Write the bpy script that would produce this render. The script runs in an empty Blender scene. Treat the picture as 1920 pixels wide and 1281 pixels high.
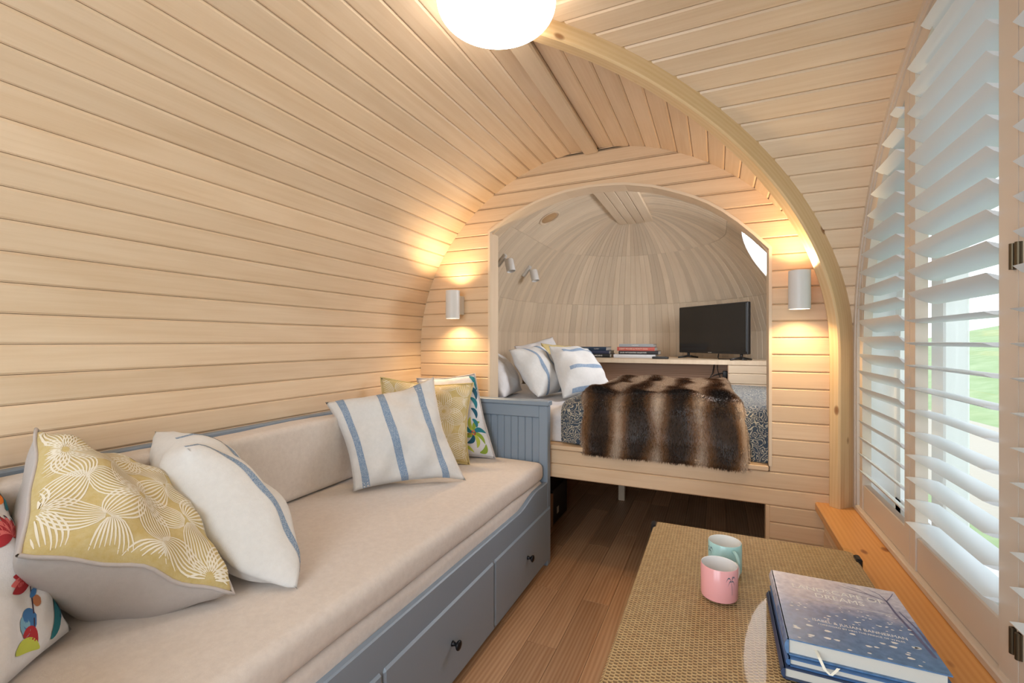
import bpy, bmesh, math, random
from mathutils import Vector, Matrix
random.seed(7)
C = bpy.context.scene.collection
PI = math.pi
V = Vector

# ------------------------------------------------------------------ camera, world, lights
cam_d = bpy.data.cameras.new('camera')
cam_d.sensor_width = 36.0
cam_d.lens = 36.0 * 853.0 / 1920.0
cam_d.clip_start = 0.02
cam_d.clip_end = 200
cam = bpy.data.objects.new('camera', cam_d)
C.objects.link(cam)
H = 1.128
cam.location = (0, 0, H)
cam.rotation_euler = (PI / 2, 0, math.atan(385.0 / 853.0))
sc = bpy.context.scene
sc.camera = cam
sc.view_settings.view_transform = 'Standard'
sc.view_settings.look = 'None'
sc.view_settings.gamma = 1.0
sc.view_settings.use_curve_mapping = False
sc.view_settings.exposure = 0.0
try:
    sc.cycles.max_bounces = 10
    sc.cycles.diffuse_bounces = 6
    sc.cycles.transparent_max_bounces = 12
    sc.cycles.caustics_reflective = False
    sc.cycles.caustics_refractive = False
    sc.cycles.sample_clamp_indirect = 6.0
except Exception:
    pass
w = bpy.data.worlds.new('sky')
sc.world = w
w.use_nodes = True
bg = w.node_tree.nodes['Background']
bg.inputs[0].default_value = (0.86, 0.93, 1.0, 1)
bg.inputs[1].default_value = 2.2

def light(name, kind, loc, power, color, **kw):
    l = bpy.data.lights.new(name, kind)
    l.energy = power
    l.color = color
    for k, v_ in kw.items():
        setattr(l, k, v_)
    o = bpy.data.objects.new(name, l)
    o.location = loc
    C.objects.link(o)
    return o

# added fill light outside an assumed glazed door, unseen behind the camera
dl = light('rear_fill_light', 'AREA', (-0.57, -1.06, 1.2), 44, (0.78, 0.90, 1.0), shape='RECTANGLE', size=1.5, size_y=1.7)
dl.rotation_euler = (PI / 2, 0, 0)
dl.rotation_euler = (-PI / 2, 0, PI)

# ------------------------------------------------------------------ materials
def nt(name):
    m = bpy.data.materials.new(name)
    m.use_nodes = True
    t = m.node_tree
    b = t.nodes['Principled BSDF']
    return m, t, b

def N(t, typ, **kw):
    n = t.nodes.new(typ)
    for k, v_ in kw.items():
        if k.startswith('i_'):
            n.inputs[k[2:].replace('_', ' ')].default_value = v_
        else:
            setattr(n, k, v_)
    return n

def rgb(c):
    return (c[0], c[1], c[2], 1)

def srgb(r, g, b):
    f = lambda x: x / 12.92 if x <= 0.04045 else ((x + 0.055) / 1.055) ** 2.4
    return (f(r / 255), f(g / 255), f(b / 255))

def plain(name, col, rough=0.5, metal=0.0, bump=None, sheen=0.0, spec=0.5):
    m, t, b = nt(name)
    b.inputs['Base Color'].default_value = rgb(col)
    b.inputs['Roughness'].default_value = rough
    b.inputs['Metallic'].default_value = metal
    b.inputs['Specular IOR Level'].default_value = spec
    if sheen:
        b.inputs['Sheen Weight'].default_value = sheen
    if bump:
        tc = N(t, 'ShaderNodeTexCoord')
        n = N(t, 'ShaderNodeTexNoise')
        n.inputs['Scale'].default_value = bump[0]
        n.inputs['Detail'].default_value = 4
        t.links.new(tc.outputs['Object'], n.inputs['Vector'])
        bp = N(t, 'ShaderNodeBump')
        bp.inputs['Strength'].default_value = bump[1]
        bp.inputs['Distance'].default_value = 0.01
        t.links.new(n.outputs['Fac'], bp.inputs['Height'])
        t.links.new(bp.outputs['Normal'], b.inputs['Normal'])
    return m

def ramp(t, stops):
    r = N(t, 'ShaderNodeValToRGB')
    e = r.color_ramp.elements
    while len(e) < len(stops):
        e.new(0.5)
    for i, (p, c) in enumerate(stops):
        e[i].position = p
        e[i].color = rgb(c)
    return r

def wood(name, c1, c2, rough=0.45, sx=2.2, sy=60.0, var=0.12, knots=False, spec=0.4, rings=0.0):
    """UV grain: u runs along the board, v across it; each board gets its own tint and offset."""
    m, t, b = nt(name)
    L = t.links.new
    tc = N(t, 'ShaderNodeTexCoord')
    oi = N(t, 'ShaderNodeObjectInfo')
    off = N(t, 'ShaderNodeVectorMath', operation='SCALE')
    off.inputs[0].default_value = (37.0, 11.0, 5.0)
    L(oi.outputs['Random'], off.inputs['Scale'])
    add = N(t, 'ShaderNodeVectorMath', operation='ADD')
    L(tc.outputs['UV'], add.inputs[0]); L(off.outputs[0], add.inputs[1])
    mp = N(t, 'ShaderNodeMapping')
    mp.inputs['Scale'].default_value = (sx, sy, 1)
    L(add.outputs[0], mp.inputs['Vector'])
    n1 = N(t, 'ShaderNodeTexNoise', i_Scale=1.0, i_Detail=5.0, i_Roughness=0.6, i_Distortion=0.6)
    L(mp.outputs[0], n1.inputs['Vector'])
    mp2 = N(t, 'ShaderNodeMapping')
    mp2.inputs['Scale'].default_value = (2.0, 9.0, 1)
    L(add.outputs[0], mp2.inputs['Vector'])
    n2 = N(t, 'ShaderNodeTexNoise', i_Scale=1.0, i_Detail=2.0, i_Distortion=1.0)
    L(mp2.outputs[0], n2.inputs['Vector'])
    mx = N(t, 'ShaderNodeMath', operation='MULTIPLY_ADD')
    mx.inputs[1].default_value = 0.55
    L(n1.outputs['Fac'], mx.inputs[0])
    hm = N(t, 'ShaderNodeMath', operation='MULTIPLY'); hm.inputs[1].default_value = 0.45
    L(n2.outputs['Fac'], hm.inputs[0]); L(hm.outputs[0], mx.inputs[2])
    fac = mx.outputs[0]
    if rings:
        mp3 = N(t, 'ShaderNodeMapping'); mp3.inputs['Scale'].default_value = (1.1, 14.0, 1)
        L(add.outputs[0], mp3.inputs['Vector'])
        wv = N(t, 'ShaderNodeTexWave', i_Scale=1.6, i_Distortion=7.0, i_Detail=2.0)
        wv.bands_direction = 'Y'
        wv.inputs['Detail Scale'].default_value = 0.6
        L(mp3.outputs[0], wv.inputs['Vector'])
        mm = N(t, 'ShaderNodeMix', data_type='FLOAT')
        mm.inputs[0].default_value = rings
        L(fac, mm.inputs[2]); L(wv.outputs['Fac'], mm.inputs[3])
        fac = mm.outputs[0]
    r = ramp(t, [(0.3, c1), (0.7, c2)])
    L(fac, r.inputs[0])
    col = r.outputs[0]
    if knots:
        mp4 = N(t, 'ShaderNodeMapping'); mp4.inputs['Scale'].default_value = (7.0, 14.0, 1)
        L(add.outputs[0], mp4.inputs['Vector'])
        vo = N(t, 'ShaderNodeTexVoronoi', i_Scale=1.0, i_Randomness=1.0)
        L(mp4.outputs[0], vo.inputs['Vector'])
        kr = ramp(t, [(0.0, (1, 1, 1)), (0.10, (0.75, 0.75, 0.75)), (0.16, (0, 0, 0))])
        L(vo.outputs['Distance'], kr.inputs[0])
        sel = N(t, 'ShaderNodeMath', operation='GREATER_THAN'); sel.inputs[1].default_value = 0.45
        sp = N(t, 'ShaderNodeSeparateColor'); L(vo.outputs['Color'], sp.inputs[0]); L(sp.outputs[0], sel.inputs[0])
        km = N(t, 'ShaderNodeMath', operation='MULTIPLY'); L(kr.outputs[0], km.inputs[0]); L(sel.outputs[0], km.inputs[1])
        mk = N(t, 'ShaderNodeMix', data_type='RGBA')
        L(km.outputs[0], mk.inputs[0]); L(col, mk.inputs[6])
        mk.inputs[7].default_value = rgb((c1[0] * 0.35, c1[1] * 0.22, c1[2] * 0.15))
        col = mk.outputs[2]
    hs = N(t, 'ShaderNodeHueSaturation')
    mr = N(t, 'ShaderNodeMapRange')
    mr.inputs['To Min'].default_value = 1 - var
    mr.inputs['To Max'].default_value = 1 + var * 0.8
    L(oi.outputs['Random'], mr.inputs['Value'])
    L(mr.outputs[0], hs.inputs['Value'])
    L(col, hs.inputs['Color'])
    L(hs.outputs[0], b.inputs['Base Color'])
    b.inputs['Roughness'].default_value = rough
    b.inputs['Specular IOR Level'].default_value = spec
    bp = N(t, 'ShaderNodeBump', i_Strength=0.12, i_Distance=0.002)
    L(n1.outputs['Fac'], bp.inputs['Height']); L(bp.outputs['Normal'], b.inputs['Normal'])
    return m

def fabric(name, col, col2=None, scale=900.0, strength=0.25, rough=0.9, blotch=0.06, sheen=0.15, crease=0.0):
    m, t, b = nt(name)
    L = t.links.new
    tc = N(t, 'ShaderNodeTexCoord')
    col2 = col2 or tuple(c * (1 - blotch) for c in col)
    n0 = N(t, 'ShaderNodeTexNoise', i_Scale=60.0, i_Detail=6.0, i_Roughness=0.7)
    L(tc.outputs['Object'], n0.inputs['Vector'])
    r = ramp(t, [(0.35, col2), (0.65, col)])
    L(n0.outputs['Fac'], r.inputs[0]); L(r.outputs[0], b.inputs['Base Color'])
    w1 = N(t, 'ShaderNodeTexNoise', i_Scale=scale * 0.5, i_Detail=2.0)
    L(tc.outputs['Object'], w1.inputs['Vector'])
    h = w1.outputs['Fac']
    b1 = N(t, 'ShaderNodeBump', i_Strength=strength, i_Distance=0.0015)
    L(h, b1.inputs['Height'])
    if crease:
        n3 = N(t, 'ShaderNodeTexNoise', i_Scale=9.0, i_Detail=3.0, i_Distortion=1.2)
        L(tc.outputs['Object'], n3.inputs['Vector'])
        b2 = N(t, 'ShaderNodeBump', i_Strength=crease, i_Distance=0.03)
        L(n3.outputs['Fac'], b2.inputs['Height']); L(b1.outputs['Normal'], b2.inputs['Normal'])
        L(b2.outputs['Normal'], b.inputs['Normal'])
    else:
        L(b1.outputs['Normal'], b.inputs['Normal'])
    b.inputs['Roughness'].default_value = rough
    b.inputs['Sheen Weight'].default_value = sheen
    b.inputs['Specular IOR Level'].default_value = 0.2
    return m

def emit(name, col, s):
    m, t, b = nt(name)
    b.inputs['Base Color'].default_value = rgb((0.9, 0.9, 0.88))
    b.inputs['Emission Color'].default_value = rgb(col)
    b.inputs['Emission Strength'].default_value = s
    return m

def pane_glass(name, tint=(1, 1, 1), refl=0.6):
    m = bpy.data.materials.new(name)
    m.use_nodes = True
    t = m.node_tree
    t.nodes.clear()
    L = t.links.new
    o = N(t, 'ShaderNodeOutputMaterial')
    tr = N(t, 'ShaderNodeBsdfTransparent'); tr.inputs[0].default_value = rgb(tint)
    gl = N(t, 'ShaderNodeBsdfGlossy'); gl.inputs['Roughness'].default_value = 0.02
    fr = N(t, 'ShaderNodeFresnel'); fr.inputs[0].default_value = 1.5
    mu = N(t, 'ShaderNodeMath', operation='MULTIPLY'); mu.inputs[1].default_value = refl
    ge = N(t, 'ShaderNodeNewGeometry')
    inv = N(t, 'ShaderNodeMath', operation='SUBTRACT'); inv.inputs[0].default_value = 1.0
    L(ge.outputs['Backfacing'], inv.inputs[1])
    m2 = N(t, 'ShaderNodeMath', operation='MULTIPLY')
    L(fr.outputs[0], m2.inputs[0]); L(inv.outputs[0], m2.inputs[1])
    L(m2.outputs[0], mu.inputs[0])
    mx = N(t, 'ShaderNodeMixShader')
    L(mu.outputs[0], mx.inputs[0]); L(tr.outputs[0], mx.inputs[1]); L(gl.outputs[0], mx.inputs[2]); L(mx.outputs[0], o.inputs[0])
    return m

M = {}
M['board'] = wood('spruce_boards', (0.64, 0.47, 0.31), (0.76, 0.605, 0.445), rough=0.4, var=0.07)
M['endboard'] = wood('end_wall_boards', (0.62, 0.43, 0.265), (0.73, 0.545, 0.365), rough=0.4, var=0.06)  # more orange than the vault boards: sconce glow put into the colour
M['niche'] = wood('poplar_strips', (0.63, 0.505, 0.37), (0.73, 0.615, 0.475), rough=0.55, sx=1.2, sy=90, var=0.12)
M['pale'] = wood('pale_panel_wood', (0.60, 0.47, 0.33), (0.70, 0.57, 0.43), rough=0.5, var=0.05)
M['ply'] = wood('brown_plywood', (0.36, 0.22, 0.15), (0.46, 0.30, 0.21), rough=0.6, sx=3, sy=10, rings=0.6)
M['rib'] = wood('laminated_pine', (0.60, 0.40, 0.20), (0.70, 0.51, 0.30), rough=0.45, knots=True, rings=0.14, var=0.03)
M['sill'] = wood('orange_pine', (0.62, 0.29, 0.085), (0.72, 0.38, 0.135), rough=0.35, knots=True, rings=0.22, var=0.03)
M['plank'] = wood('oak_laminate', (0.34, 0.175, 0.085), (0.50, 0.305, 0.175), rough=0.42, sx=2.0, sy=40, var=0.22, rings=0.25)
M['shell'] = plain('dark_backing', (0.05, 0.035, 0.025), 0.9)
M['black'] = plain('black_plastic', (0.012, 0.012, 0.013), 0.4)
M['blackmetal'] = plain('black_metal', (0.015, 0.015, 0.018), 0.35, 0.6)
M['bronze'] = plain('dark_bronze', (0.10, 0.075, 0.045), 0.4, 0.8)
M['shutter'] = plain('warm_white_shutter_paint', (0.60, 0.515, 0.435), 0.4)
M['louver'] = plain('white_louver_paint', (0.65, 0.70, 0.73), 0.4)
M['pvc'] = plain('white_window_frame', (0.85, 0.87, 0.88), 0.35)
M['lampwhite'] = plain('white_lamp_metal', (0.62, 0.61, 0.60), 0.4)
M['blue'] = plain('grey_blue_paint', (0.225, 0.285, 0.36), 0.42, bump=(30, 0.02))
M['opal'] = emit('opal_lamp_glass', (1.0, 0.90, 0.78), 10.5)
M['bulb'] = emit('lit_bulb', (1.0, 0.78, 0.5), 14.0)
M['glass'] = pane_glass('clear_glass')
M['porthole'] = emit('daylit_porthole_pane', (0.95, 0.97, 1.0), 19.0)
M['linen'] = fabric('beige_linen_cover', (0.67, 0.615, 0.575), (0.61, 0.555, 0.52), crease=0.05)
M['whitefab'] = fabric('white_linen_slub', (0.68, 0.68, 0.68), crease=0.10)
M['cotton'] = fabric('white_cotton', (0.70, 0.70, 0.73), crease=0.22)
M['greyfab'] = fabric('grey_beige_backing', (0.50, 0.465, 0.455), crease=0.05)
M['mustard'] = fabric('mustard_print_ground', (0.53, 0.41, 0.165), (0.58, 0.48, 0.25))
M['creamprint'] = plain('cream_print', (0.78, 0.74, 0.63), 0.9)
M['piping'] = fabric('grey_piping', (0.50, 0.46, 0.45))
M['paper'] = plain('book_pages', (0.58, 0.56, 0.51), 0.8)
M['steel'] = plain('satin_steel', (0.55, 0.55, 0.55), 0.3, 1.0)

def stripe_mat():
    m, t, b = nt('blue_woven_stripe')
    L = t.links.new
    tc = N(t, 'ShaderNodeTexCoord')
    n = N(t, 'ShaderNodeTexNoise', i_Scale=420.0, i_Detail=3.0, i_Roughness=0.8)
    L(tc.outputs['Object'], n.inputs['Vector'])
    r = ramp(t, [(0.42, (0.10, 0.19, 0.34)), (0.62, (0.45, 0.52, 0.60))])
    L(n.outputs['Fac'], r.inputs[0]); L(r.outputs[0], b.inputs['Base Color'])
    b.inputs['Roughness'].default_value = 0.9
    return m
M['stripe'] = stripe_mat()
PR = {}
def pm(name, col):
    if name not in PR:
        PR[name] = plain('print_' + name, col, 0.85)
    return PR[name]
pm('teal', srgb(35, 120, 135)); pm('dteal', srgb(25, 85, 110)); pm('green', srgb(140, 165, 60)); pm('lime', srgb(185, 195, 80))
pm('red', srgb(165, 40, 50)); pm('pink', srgb(215, 110, 110)); pm('orange', srgb(230, 125, 40)); pm('brown', srgb(165, 105, 70))
pm('blue', srgb(60, 110, 165)); pm('dark', srgb(60, 45, 65)); pm('sky', srgb(120, 165, 190)); pm('cream', srgb(230, 220, 200))

def quilt_mat():
    m, t, b = nt('navy_cream_quilt_print')
    L = t.links.new
    tc = N(t, 'ShaderNodeTexCoord')
    vo = N(t, 'ShaderNodeTexVoronoi', i_Scale=42.0)
    ns = N(t, 'ShaderNodeTexNoise', i_Scale=18.0, i_Detail=2.0)
    L(tc.outputs['UV'], ns.inputs['Vector'])
    mixv = N(t, 'ShaderNodeMix', data_type='VECTOR'); mixv.inputs[0].default_value = 0.06
    L(tc.outputs['UV'], mixv.inputs[4]); L(ns.outputs['Color'], mixv.inputs[5])
    L(mixv.outputs[1], vo.inputs['Vector'])
    sn = N(t, 'ShaderNodeMath', operation='SINE')
    mu = N(t, 'ShaderNodeMath', operation='MULTIPLY'); mu.inputs[1].default_value = 21.0
    L(vo.outputs['Distance'], mu.inputs[0]); L(mu.outputs[0], sn.inputs[0])
    r = ramp(t, [(0.40, (0.035, 0.055, 0.085)), (0.62, (0.42, 0.39, 0.31))])
    L(sn.outputs[0], r.inputs[0]); L(r.outputs[0], b.inputs['Base Color'])
    b.inputs['Roughness'].default_value = 0.85
    b.inputs['Sheen Weight'].default_value = 0.2
    bp = N(t, 'ShaderNodeBump', i_Strength=0.3, i_Distance=0.004)
    n2 = N(t, 'ShaderNodeTexNoise', i_Scale=45.0, i_Detail=3.0)
    L(tc.outputs['Object'], n2.inputs['Vector']); L(n2.outputs['Fac'], bp.inputs['Height']); L(bp.outputs['Normal'], b.inputs['Normal'])
    return m
M['quilt'] = quilt_mat()

def rattan_mat():
    """woven rattan: rows of short dashes; UV in metres"""
    m, t, b = nt('woven_rattan')
    L = t.links.new
    tc = N(t, 'ShaderNodeTexCoord')
    sp = N(t, 'ShaderNodeSeparateXYZ'); L(tc.outputs['UV'], sp.inputs[0])
    def mth(op, a, b_=None, c=None):
        n = N(t, 'ShaderNodeMath', operation=op)
        for i, x in enumerate((a, b_, c)):
            if x is None: continue
            if isinstance(x, (int, float)): n.inputs[i].default_value = x
            else: L(x, n.inputs[i])
        return n.outputs[0]
    row = mth('DIVIDE', sp.outputs[1], 0.0085)
    fr = mth('FRACT', row)
    fl = mth('FLOOR', row)
    par = mth('MODULO', fl, 2.0)
    col = mth('ADD', mth('DIVIDE', sp.outputs[0], 0.0085), mth('MULTIPLY', par, 0.5))
    fc = mth('FRACT', col)
    dx = mth('ABSOLUTE', mth('SUBTRACT', fc, 0.5))
    dy = mth('ABSOLUTE', mth('SUBTRACT', fr, 0.5))
    hole = mth('MULTIPLY', mth('LESS_THAN', dx, 0.17), mth('LESS_THAN', dy, 0.36))
    hgt = mth('SUBTRACT', mth('COSINE', mth('MULTIPLY', dx, 5.5)), mth('MULTIPLY', hole, 1.2))
    ns = N(t, 'ShaderNodeTexNoise', i_Scale=60.0, i_Detail=3.0); L(tc.outputs['UV'], ns.inputs['Vector'])
    r = ramp(t, [(0.3, (0.48, 0.30, 0.145)), (0.7, (0.62, 0.43, 0.225))]); L(ns.outputs['Fac'], r.inputs[0])
    mk = N(t, 'ShaderNodeMix', data_type='RGBA'); L(hole, mk.inputs[0]); L(r.outputs[0], mk.inputs[6])
    mk.inputs[7].default_value = rgb((0.15, 0.075, 0.03))
    L(mk.outputs[2], b.inputs['Base Color'])
    bp = N(t, 'ShaderNodeBump', i_Strength=0.5, i_Distance=0.002); L(hgt, bp.inputs['Height']); L(bp.outputs['Normal'], b.inputs['Normal'])
    b.inputs['Roughness'].default_value = 0.5
    return m
M['rattan'] = rattan_mat()

def grass_mat():
    m, t, b = nt('lawn_grass')
    L = t.links.new
    tc = N(t, 'ShaderNodeTexCoord')
    n = N(t, 'ShaderNodeTexNoise', i_Scale=1.6, i_Detail=8.0, i_Roughness=0.7)
    L(tc.outputs['Object'], n.inputs['Vector'])
    r = ramp(t, [(0.3, (0.24, 0.36, 0.15)), (0.7, (0.40, 0.50, 0.28))]); L(n.outputs['Fac'], r.inputs[0]); L(r.outputs[0], b.inputs['Base Color'])
    b.inputs['Roughness'].default_value = 0.9
    return m
M['grass'] = grass_mat()
M['gravel'] = plain('pale_gravel', (0.50, 0.46, 0.38), 0.9, bump=(14, 0.8))
M['leafgreen'] = plain('tree_leaves', (0.09, 0.17, 0.05), 0.7)
M['bark'] = plain('grey_bark', (0.2, 0.17, 0.14), 0.9)
M['post'] = plain('weathered_fence_post', (0.25, 0.25, 0.27), 0.8)

# ------------------------------------------------------------------ mesh helpers
class MB:
    def __init__(s):
        s.v = []; s.f = []; s.uv = []; s.mi = []
    def quad(s, pts, uv=None, mi=0):
        b = len(s.v); s.v += [tuple(p) for p in pts]; s.f.append(tuple(range(b, b + len(pts))))
        s.uv.append(uv or [(0, 0)] * len(pts)); s.mi.append(mi)
    def rings(s, rings, closed=True, cap=True, mi=0, uvs=None, lens=None):
        """skin a list of rings (each a list of points)"""
        b = len(s.v); n = len(rings[0])
        for r in rings: s.v += [tuple(p) for p in r]
        us = [0.0]
        for i in range(1, len(rings)):
            us.append(us[-1] + (V(rings[i][0]) - V(rings[i - 1][0])).length)
        vs = [0.0]
        for j in range(1, n + 1):
            vs.append(vs[-1] + (V(rings[0][j % n]) - V(rings[0][j - 1])).length)
        m = n if closed else n - 1
        for i in range(len(rings) - 1):
            for j in range(m):
                j2 = (j + 1) % n
                s.f.append((b + i * n + j, b + i * n + j2, b + (i + 1) * n + j2, b + (i + 1) * n + j))
                s.uv.append([(us[i], vs[j]), (us[i], vs[j + 1]), (us[i + 1], vs[j + 1]), (us[i + 1], vs[j])]); s.mi.append(mi)
        if cap and closed:
            for base, rev in ((b, True), (b + (len(rings) - 1) * n, False)):
                idx = list(range(base, base + n))
                if rev: idx.reverse()
                s.f.append(tuple(idx)); s.uv.append([(s.v[k][0], s.v[k][2]) for k in idx]); s.mi.append(mi)
        return s
    def box(s, lo, hi, ch=0.0, mi=0, axis=None):
        """box with chamfered edges; UV u along the longest side (or given axis)"""
        lo = V(lo); hi = V(hi); d = hi - lo
        ax = axis if axis is not None else max(range(3), key=lambda k: d[k])
        o = [k for k in range(3) if k != ax]
        c = min(ch, min(d) * 0.45)
        def ring(t, ins):
            a0, a1 = lo[o[0]] + ins, hi[o[0]] - ins
            b0, b1 = lo[o[1]] + ins, hi[o[1]] - ins
            k = c if c > 0 else 0
            pts2 = [(a0 + k, b0), (a1 - k, b0), (a1, b0 + k), (a1, b1 - k), (a1 - k, b1), (a0 + k, b1), (a0, b1 - k), (a0, b0 + k)] if k else [(a0, b0), (a1, b0), (a1, b1), (a0, b1)]
            if ax == 1: pts2.reverse()
            out = []
            for p in pts2:
                q = [0, 0, 0]; q[ax] = t; q[o[0]] = p[0]; q[o[1]] = p[1]
                out.append(tuple(q))
            return out
        if c:
            rs = [ring(lo[ax], c * 0.8), ring(lo[ax] + c, 0), ring(hi[ax] - c, 0), ring(hi[ax], c * 0.8)]
        else:
            rs = [ring(lo[ax], 0), ring(hi[ax], 0)]
        return s.rings(rs, mi=mi)
    def tube(s, pts, r, n=10, mi=0, cap=True):
        pts = [V(p) for p in pts]
        rr = r if isinstance(r, (list, tuple)) else [r] * len(pts)
        rs = []
        up = None
        for i, p in enumerate(pts):
            d = (pts[min(i + 1, len(pts) - 1)] - pts[max(i - 1, 0)]).normalized()
            if up is None:
                up = d.orthogonal().normalized()
            up = (up - d * up.dot(d)).normalized()
            w_ = d.cross(up)
            rs.append([tuple(p + (up * math.cos(2 * PI * k / n) + w_ * math.sin(2 * PI * k / n)) * rr[i]) for k in range(n)])
        return s.rings(rs, mi=mi, cap=cap)
    def lathe(s, prof, n=32, at=(0, 0, 0), rot=None, mi=0, cap=True):
        rs = []
        for r, z in prof:
            ring = []
            for k in range(n):
                p = V((r * math.cos(2 * PI * k / n), r * math.sin(2 * PI * k / n), z))
                if rot: p = rot @ p
                ring.append(tuple(p + V(at)))
            rs.append(ring)
        return s.rings(rs, mi=mi, cap=cap)
    def build(s, name, mats, parent=None, smooth=False, kind=None):
        me = bpy.data.meshes.new(name)
        me.from_pydata(s.v, [], s.f)
        if not isinstance(mats, (list, tuple)): mats = [mats]
        for m in mats: me.materials.append(m)
        ul = me.uv_layers.new(name='UVMap')
        flat = []
        for u in s.uv:
            for q in u: flat += [q[0], q[1]]
        ul.data.foreach_set('uv', flat)
        me.polygons.foreach_set('material_index', s.mi)
        if smooth:
            me.polygons.foreach_set('use_smooth', [True] * len(s.f))
        me.update()
        bm = bmesh.new(); bm.from_mesh(me)
        bmesh.ops.recalc_face_normals(bm, faces=bm.faces)
        bm.to_mesh(me); bm.free()
        o = bpy.data.objects.new(name, me)
        C.objects.link(o)
        if parent is not None: o.parent = parent
        if kind: o['kind'] = kind
        return o

def smooth_angle(o, ang=0.7):
    me = o.data
    me.polygons.foreach_set('use_smooth', [True] * len(me.polygons))
    try:
        bm = bmesh.new(); bm.from_mesh(me)
        for e in bm.edges:
            if len(e.link_faces) == 2 and e.calc_face_angle(0) > ang: e.smooth = False
        bm.to_mesh(me); bm.free()
    except Exception:
        pass
    return o

def empty(name, loc=(0, 0, 0), rz=0.0):
    """Empty standing at the thing's base; parts keep world coordinates through the parent inverse"""
    o = bpy.data.objects.new(name, None)
    o.empty_display_size = 0.1
    o.location = loc
    o.rotation_euler = (0, 0, rz)
    C.objects.link(o)
    return o

def keep(o, parent):
    """parent o while leaving its world placement as built"""
    o.parent = parent
    m = Matrix.LocRotScale(parent.location, parent.rotation_euler, parent.scale)
    o.matrix_parent_inverse = m.inverted()
    return o

def tag(o, label, cat, group=None, kind=None):
    o['label'] = label; o['category'] = cat
    if group: o['group'] = group
    if kind: o['kind'] = kind
    return o

def struct(o, label=None):
    o['kind'] = 'structure'
    if label: o['label'] = label
    return o

def box(name, lo, hi, mat, parent=None, ch=0.0, axis=None):
    o = MB().box(lo, hi, ch, axis=axis).build(name, mat)
    if parent is not None: keep(o, parent)
    return o

def text_mesh(name, body, size, mw, mat, parent=None, extrude=0.0003, align='LEFT', sx=1.0):
    cu = bpy.data.curves.new(name, 'FONT')
    cu.body = body; cu.size = size; cu.extrude = extrude; cu.align_x = align; cu.align_y = 'CENTER'
    cu.resolution_u = 2
    tmp = bpy.data.objects.new('lettering_source', cu)
    C.objects.link(tmp)
    bpy.context.view_layer.update()
    me = bpy.data.meshes.new_from_object(tmp.evaluated_get(bpy.context.evaluated_depsgraph_get()))
    C.objects.unlink(tmp); bpy.data.objects.remove(tmp)
    me.materials.clear(); me.materials.append(mat)
    me.transform(mw @ Matrix.Diagonal((sx, 1, 1, 1)))
    o = bpy.data.objects.new(name, me)
    C.objects.link(o)
    if parent is not None: keep(o, parent)
    return o

def basis(origin, xax, yax):
    x = V(xax).normalized(); z = x.cross(V(yax)).normalized(); y = z.cross(x)
    m = Matrix((x, y, z)).transposed().to_4x4()
    m.translation = V(origin)
    return m

# ------------------------------------------------------------------ vault profile (r, z) from crown to floor
XC = -0.570; YC = 1.19; YE = 2.22; YN = -0.95; XW = 0.512
CTRL = [(0, 2.082), (.17, 2.068), (.325, 2.029), (.469, 1.966), (.6, 1.885), (.716, 1.788), (.817, 1.676), (.899, 1.551),
        (.962, 1.415), (1.004, 1.27), (1.02, 1.125), (1.021, .9), (1.02, .6), (1.018, .3), (1.015, 0.0)]
def _cr(p0, p1, p2, p3, t):
    return tuple(0.5 * ((2 * p1[k]) + (-p0[k] + p2[k]) * t + (2 * p0[k] - 5 * p1[k] + 4 * p2[k] - p3[k]) * t * t + (-p0[k] + 3 * p1[k] - 3 * p2[k] + p3[k]) * t ** 3) for k in (0, 1))
PRO = []
_c = [(-.17, 2.068)] + CTRL + [(1.015, -.3)]
for i in range(1, len(_c) - 2):
    for k in range(12):
        PRO.append(_cr(_c[i - 1], _c[i], _c[i + 1], _c[i + 2], k / 12))
PRO.append(CTRL[-1])
ARC = [0.0]
for a, b in zip(PRO, PRO[1:]):
    ARC.append(ARC[-1] + math.hypot(b[0] - a[0], b[1] - a[1]))
def prof(s):
    s = max(0, min(s, ARC[-1] - 1e-6))
    lo, hi = 0, len(ARC) - 1
    while hi - lo > 1:
        m = (lo + hi) // 2
        if ARC[m] <= s: lo = m
        else: hi = m
    t = (s - ARC[lo]) / (ARC[hi] - ARC[lo])
    a, b = PRO[lo], PRO[hi]
    return (a[0] + (b[0] - a[0]) * t, a[1] + (b[1] - a[1]) * t)
def prof_t(s):
    a = prof(s - 0.01 if s > 0.01 else 0); b = prof(s + 0.01)
    d = math.hypot(b[0] - a[0], b[1] - a[1])
    return ((b[0] - a[0]) / d, (b[1] - a[1]) / d)
def prof_n(s):
    tx, tz = prof_t(s)
    return (tz, -tx) if (tz * -1) > 0 and False else (tz if tz < 0 else -tz, -abs(tx) if tx > 0 else -abs(tx))
def r_at(z):
    for a, b in zip(PRO, PRO[1:]):
        if b[1] <= z <= a[1]:
            t = (a[1] - z) / max(1e-9, a[1] - b[1])
            return a[0] + (b[0] - a[0]) * t
    return 0.0
def s_at_z(z):
    for i, (a, b) in enumerate(zip(PRO, PRO[1:])):
        if b[1] <= z <= a[1]:
            t = (a[1] - z) / max(1e-9, a[1] - b[1])
            return ARC[i] + (ARC[i + 1] - ARC[i]) * t
    return ARC[-1]
def off(s, d):
    """point at arc s, moved d towards the inside"""
    r, z = prof(s); tx, tz = prof_t(s)
    return (r + tz * d, z - tx * d)

PITCH = 0.0757
s_ref = s_at_z(1.271)
k0 = int((s_ref - 0.03) / PITCH)
S0 = s_ref - k0 * PITCH
JOINTS = [S0 + k * PITCH for k in range(60) if S0 + k * PITCH < ARC[-1]]
if JOINTS[0] > 0.02: JOINTS = [0.0] + JOINTS

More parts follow.
